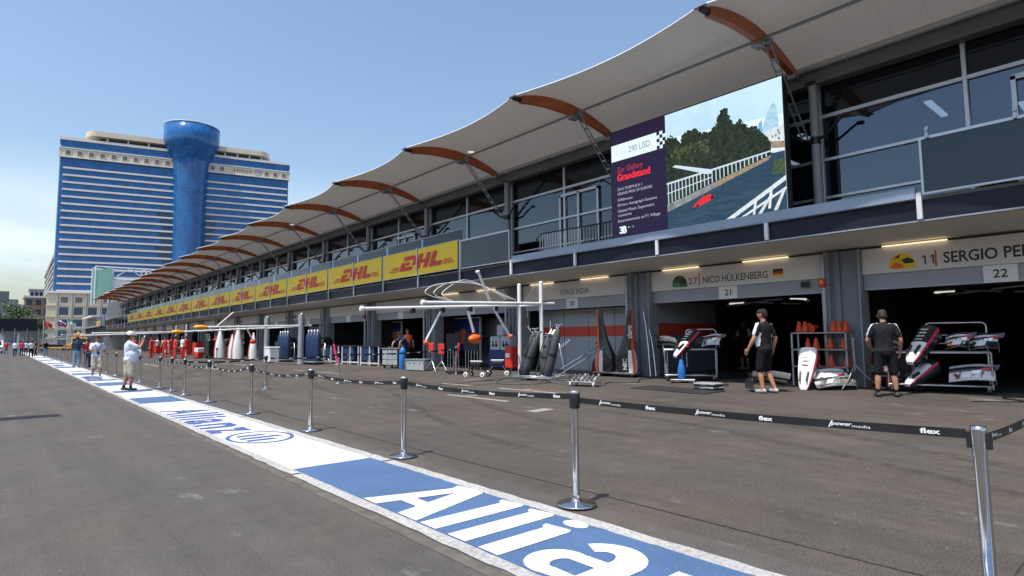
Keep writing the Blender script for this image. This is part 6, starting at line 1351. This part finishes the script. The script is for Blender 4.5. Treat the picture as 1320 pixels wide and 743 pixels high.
# garage mechanics
m1 = person(at(12.9, 6.42), R(-12), 'mechanic in black shorts and grey white shirt walking towards the nose cone', 1.86, 'cloth_grey', 'cloth_white', 'cloth_black', 'skin', 'hair_brown', 'shoe_white', shorts=True, side_panel='cloth_white', vox=.013, stripe='cloth_white',
            pose=dict(elbL=(-.30, .02, 1.15), wrL=(-.34, .14, .93), elbR=(.29, -.06, 1.15), wrR=(.30, .02, .92), kneeL=(-.10, .06, .50), kneeR=(.10, .05, .50), ankL=(-.11, .0, .09), ankR=(.12, -.12, .10), head=(.1, 0), turn=.35))
m2 = person(at(13.55, 4.25), R(-58), 'mechanic in black shorts seen from behind at the garage 22 trolley', 1.76, 'cloth_grey', 'cloth_white', 'cloth_black', 'skin', 'hair_dark', 'shoe_dark', sock='cloth_black', shorts=True, vox=.013, side_panel=None, stripe='cloth_white',
            pose=dict(elbL=(-.29, .06, 1.15), wrL=(-.20, .25, 1.02), elbR=(.29, -.02, 1.15), wrR=(.29, .08, .92), ankL=(-.17, 0, .09), ankR=(.17, 0, .09), kneeL=(-.14, .02, .5), kneeR=(.14, .02, .5), head=(.3, 0)))
m3 = person((20.6, 11.0, ZG+.012), R(80), 'mechanic in shorts standing in the dark behind the walking one', 1.78, 'cloth_grey', 'cloth_white', 'cloth_black', 'skin', 'hair_dark', 'shoe_white', shorts=True, vox=.018, pose=dict(elbR=(.28, .1, 1.15), wrR=(.2, .33, 1.1)))
m4 = person((19.8, 2.4, ZG+.012), R(120), 'mechanic in navy shirt standing deep in the rightmost dark garage', 1.76, 'cloth_navy', 'cloth_navy', 'cloth_black', vox=.02)
m5 = person(at(13.45, 22.65), R(100), 'mechanic in navy shirt bending over the drawer cart', 1.78, 'cloth_navy', 'cloth_navy', 'cloth_black', 'skin', 'hair_brown', 'shoe_dark', shorts=True, vox=.015, lean=R(48),
            pose=dict(elbL=(-.24, .62, 1.14), wrL=(-.22, .66, .92), elbR=(.24, .60, 1.12), wrR=(.22, .68, .92), head=(-.3, 0)))
m6 = person(at(14.6, 24.6), R(150), 'crew member in orange top half hidden behind the bending mechanic', 1.75, 'orange', 'cloth_navy', 'cloth_navy', vox=.02)
# visitors on the painted strip
v1 = person((2.98, 21.17, .012), R(-90), 'heavy man in white cap, pale shirt and khaki shorts taking a picture', 1.75, 'cloth_pale', 'cloth_pale', 'cloth_khaki', 'skin_tan', 'hair_brown', 'shoe_dark', sock='cloth_black', shorts=True, bulk=1.18, belly=.03, vox=.015, cap='cloth_white',
            pose=dict(elbL=(-.25, .24, 1.30), wrL=(-.11, .33, 1.52), elbR=(.27, .22, 1.28), wrR=(.12, .34, 1.51), kneeL=(-.12, -.02, .5), kneeR=(.12, .05, .5), ankL=(-.12, -.10, .09), ankR=(.14, .04, .09)))
pc = empty('photo_camera', Vector((2.98, 21.17, 1.53))+Vector((.40, 0, .03)), R(-90), 'black photo camera held up by the man in the white cap', 'camera'); MB().bbox(-.075, .075, -.03, .03, -.045, .045, 'black', .01).build('body', pc); MB().lathe([(.035, 0), (.038, .06), (.034, .08)], (0, .03, 0), 'black', 14, (0, 1, 0)).build('lens', pc); MB().bbox(-.025, .025, -.025, .025, .045, .07, 'black', .008).build('finder', pc)
v2 = person((3.02, 29.5, .012), R(186), 'man in pale blue shirt and khaki shorts walking towards us on the painted strip', 1.72, 'cloth_pale', 'cloth_white', 'cloth_khaki', 'skin_tan', 'hair_brown', 'shoe_white', shorts=True, vox=.016, bulk=1.08, pose=dict(ankL=(-.1, .18, .09), kneeL=(-.1, .16, .5), ankR=(.1, -.16, .12), kneeR=(.1, .05, .5), elbL=(-.29, -.06, 1.15), wrL=(-.30, .12, .96), elbR=(.27, .12, 1.17), wrR=(.12, .27, 1.22)))
bp_ = MB().path([(-.12, .13, 1.42), (-.03, .165, 1.2), (0, .17, 1.1), (.03, .165, 1.2), (.12, .13, 1.42)], .012, 'black', 5).box(-.05, .05, .165, .185, 1.0, 1.1, 'banner_blue').build('lanyard', v2)
v3 = person((3.45, 43.2, .012), R(-10), 'man in navy shirt and jeans seen from behind by the belt barrier', 1.82, 'cloth_navy', 'cloth_navy', 'cloth_jeans', 'skin_tan', 'hair_dark', 'shoe_dark', vox=.018, pose=dict(elbR=(.26, .15, 1.2), wrR=(.12, .28, 1.25)))
v4 = person((4.0, 43.6, 0), R(-40), 'person in dark red top beside the man in jeans', 1.72, 'cloth_maroon', 'cloth_maroon', 'cloth_navy', 'skin_tan', 'hair_dark', vox=.02, pose=dict(elbR=(.26, .15, 1.2), wrR=(.12, .28, 1.35)))
# crew in red far along the garages
for n_, (x, y, t_, s_, lg, a) in enumerate(((9.6, 57.5, 'cloth_red', 'cloth_red', 'cloth_red', 60), (10.2, 55.2, 'cloth_red', 'cloth_white', 'cloth_red', 150), (10.5, 53.0, 'cloth_red', 'cloth_red', 'cloth_red', -80), (10.7, 51.6, 'cloth_white', 'cloth_white', 'cloth_red', 100), (8.9, 60.5, 'cloth_red', 'cloth_red', 'cloth_black', 20), (11.8, 55.5, 'cloth_red', 'cloth_red', 'cloth_red', 0))):
    person(at(x, y), R(a), ['crew member all in red, leftmost but one of the red group', 'crew member in red with white sleeves in the red group', 'crew member all in red standing right in the red group', 'crew member in white top and red trousers at the right of the red group', 'crew member in red top and black trousers leftmost of the red group', 'crew member all in red close to the garage behind the red group'][n_], 1.76, t_, s_, lg, vox=.026, group='crew in red')
red_more = [(11.6, 60.2, 'cloth_red', 30, 'crew member in red kneeling distance behind the far gantry posts'), (10.9, 64.5, 'cloth_red', 120, 'crew member in red left of the far gantry'), (11.9, 68.0, 'cloth_white', 200, 'crew member in white shirt among the farthest garages'), (10.4, 71.5, 'cloth_red', -40, 'farthest crew member in red along the garages'), (12.6, 49.6, 'cloth_red', 160, 'crew member in red beside the dark trolley tower'), (13.4, 45.6, 'cloth_black', 80, 'crew member in black behind the white body panels')]
red_more[0] = red_more[0][:4]+('crew member in red standing behind the far gantry posts',)
for x, y, t_, a, lab in red_more: person(at(x, y), R(a), lab, 1.76, t_, t_, 'cloth_red' if t_ != 'cloth_black' else 'cloth_black', vox=.028, group='crew in red')
cro = [(1.3, 86, 'cloth_white', 'cloth_navy', 170, 'person in white top and dark shorts leftmost in the lane crowd'), (1.9, 88, 'pink', 'cloth_navy', 10, 'person in pink top in the lane crowd'), (2.4, 92, 'cloth_white', 'cloth_black', 0, 'person in white shirt and black trousers in the lane crowd'), (3.3, 95, 'cloth_navy', 'cloth_navy', 0, 'person in navy clothes in the middle of the lane crowd'), (2.45, 78.5, 'cloth_white', 'cloth_black', 20, 'person in white shirt and black trousers at the strip end'), (3.7, 80, 'cloth_black', 'cloth_jeans', 200, 'person in black top and jeans rightmost in the lane crowd'), (.6, 97, 'cloth_red', 'cloth_jeans', 180, 'person in red top at the left edge of the lane crowd'), (3.1, 86, 'cloth_black', 'cloth_black', 90, 'person all in black behind the strip end')]
for x, y, t_, lg, a, lab in cro: person((x, y, 0.0), R(a), lab, 1.74, t_, t_, lg, vox=.03, group='people in the lane', pose=dict(ankL=(-.1, .12, .09), ankR=(.1, -.12, .09)))
vn = empty('white_van', (-.6, 118, 0), 0, 'white van with red stripe parked at the left end of the lane', 'van')
q = MB(); pf = [(-2.2, .35), (-2.2, .95), (-1.6, 1.15), (-1.1, 1.85), (2.3, 1.95), (2.4, .35)]; q.loft([[(-.95, a, c) for a, c in pf], [(.95, a, c) for a, c in pf]], 'white_gloss', True, False).build('body', vn)
MB().add([(-.82, -1.62, 1.18), (.82, -1.62, 1.18), (.75, -1.14, 1.8), (-.75, -1.14, 1.8)], [(0, 1, 2, 3)], 'h_win').build('windscreen', vn); MB().box(-.955, .955, -2.21, 2.41, .7, .85, 'red').build('stripe', vn)
for sx2 in (-1, 1):
    MB().bbox(sx2*.7-.14, sx2*.7+.14, -2.23, -2.2, .87, .97, 'white', .01).build('headlight', vn)
    for y in (-1.4, 1.5): q = MB(); wheel(q, (sx2*.85, y, .33), .33, .22, (1, 0, 0)); q.build('wheel', vn)
COL.children.unlink(TMP); bpy.data.collections.remove(TMP)
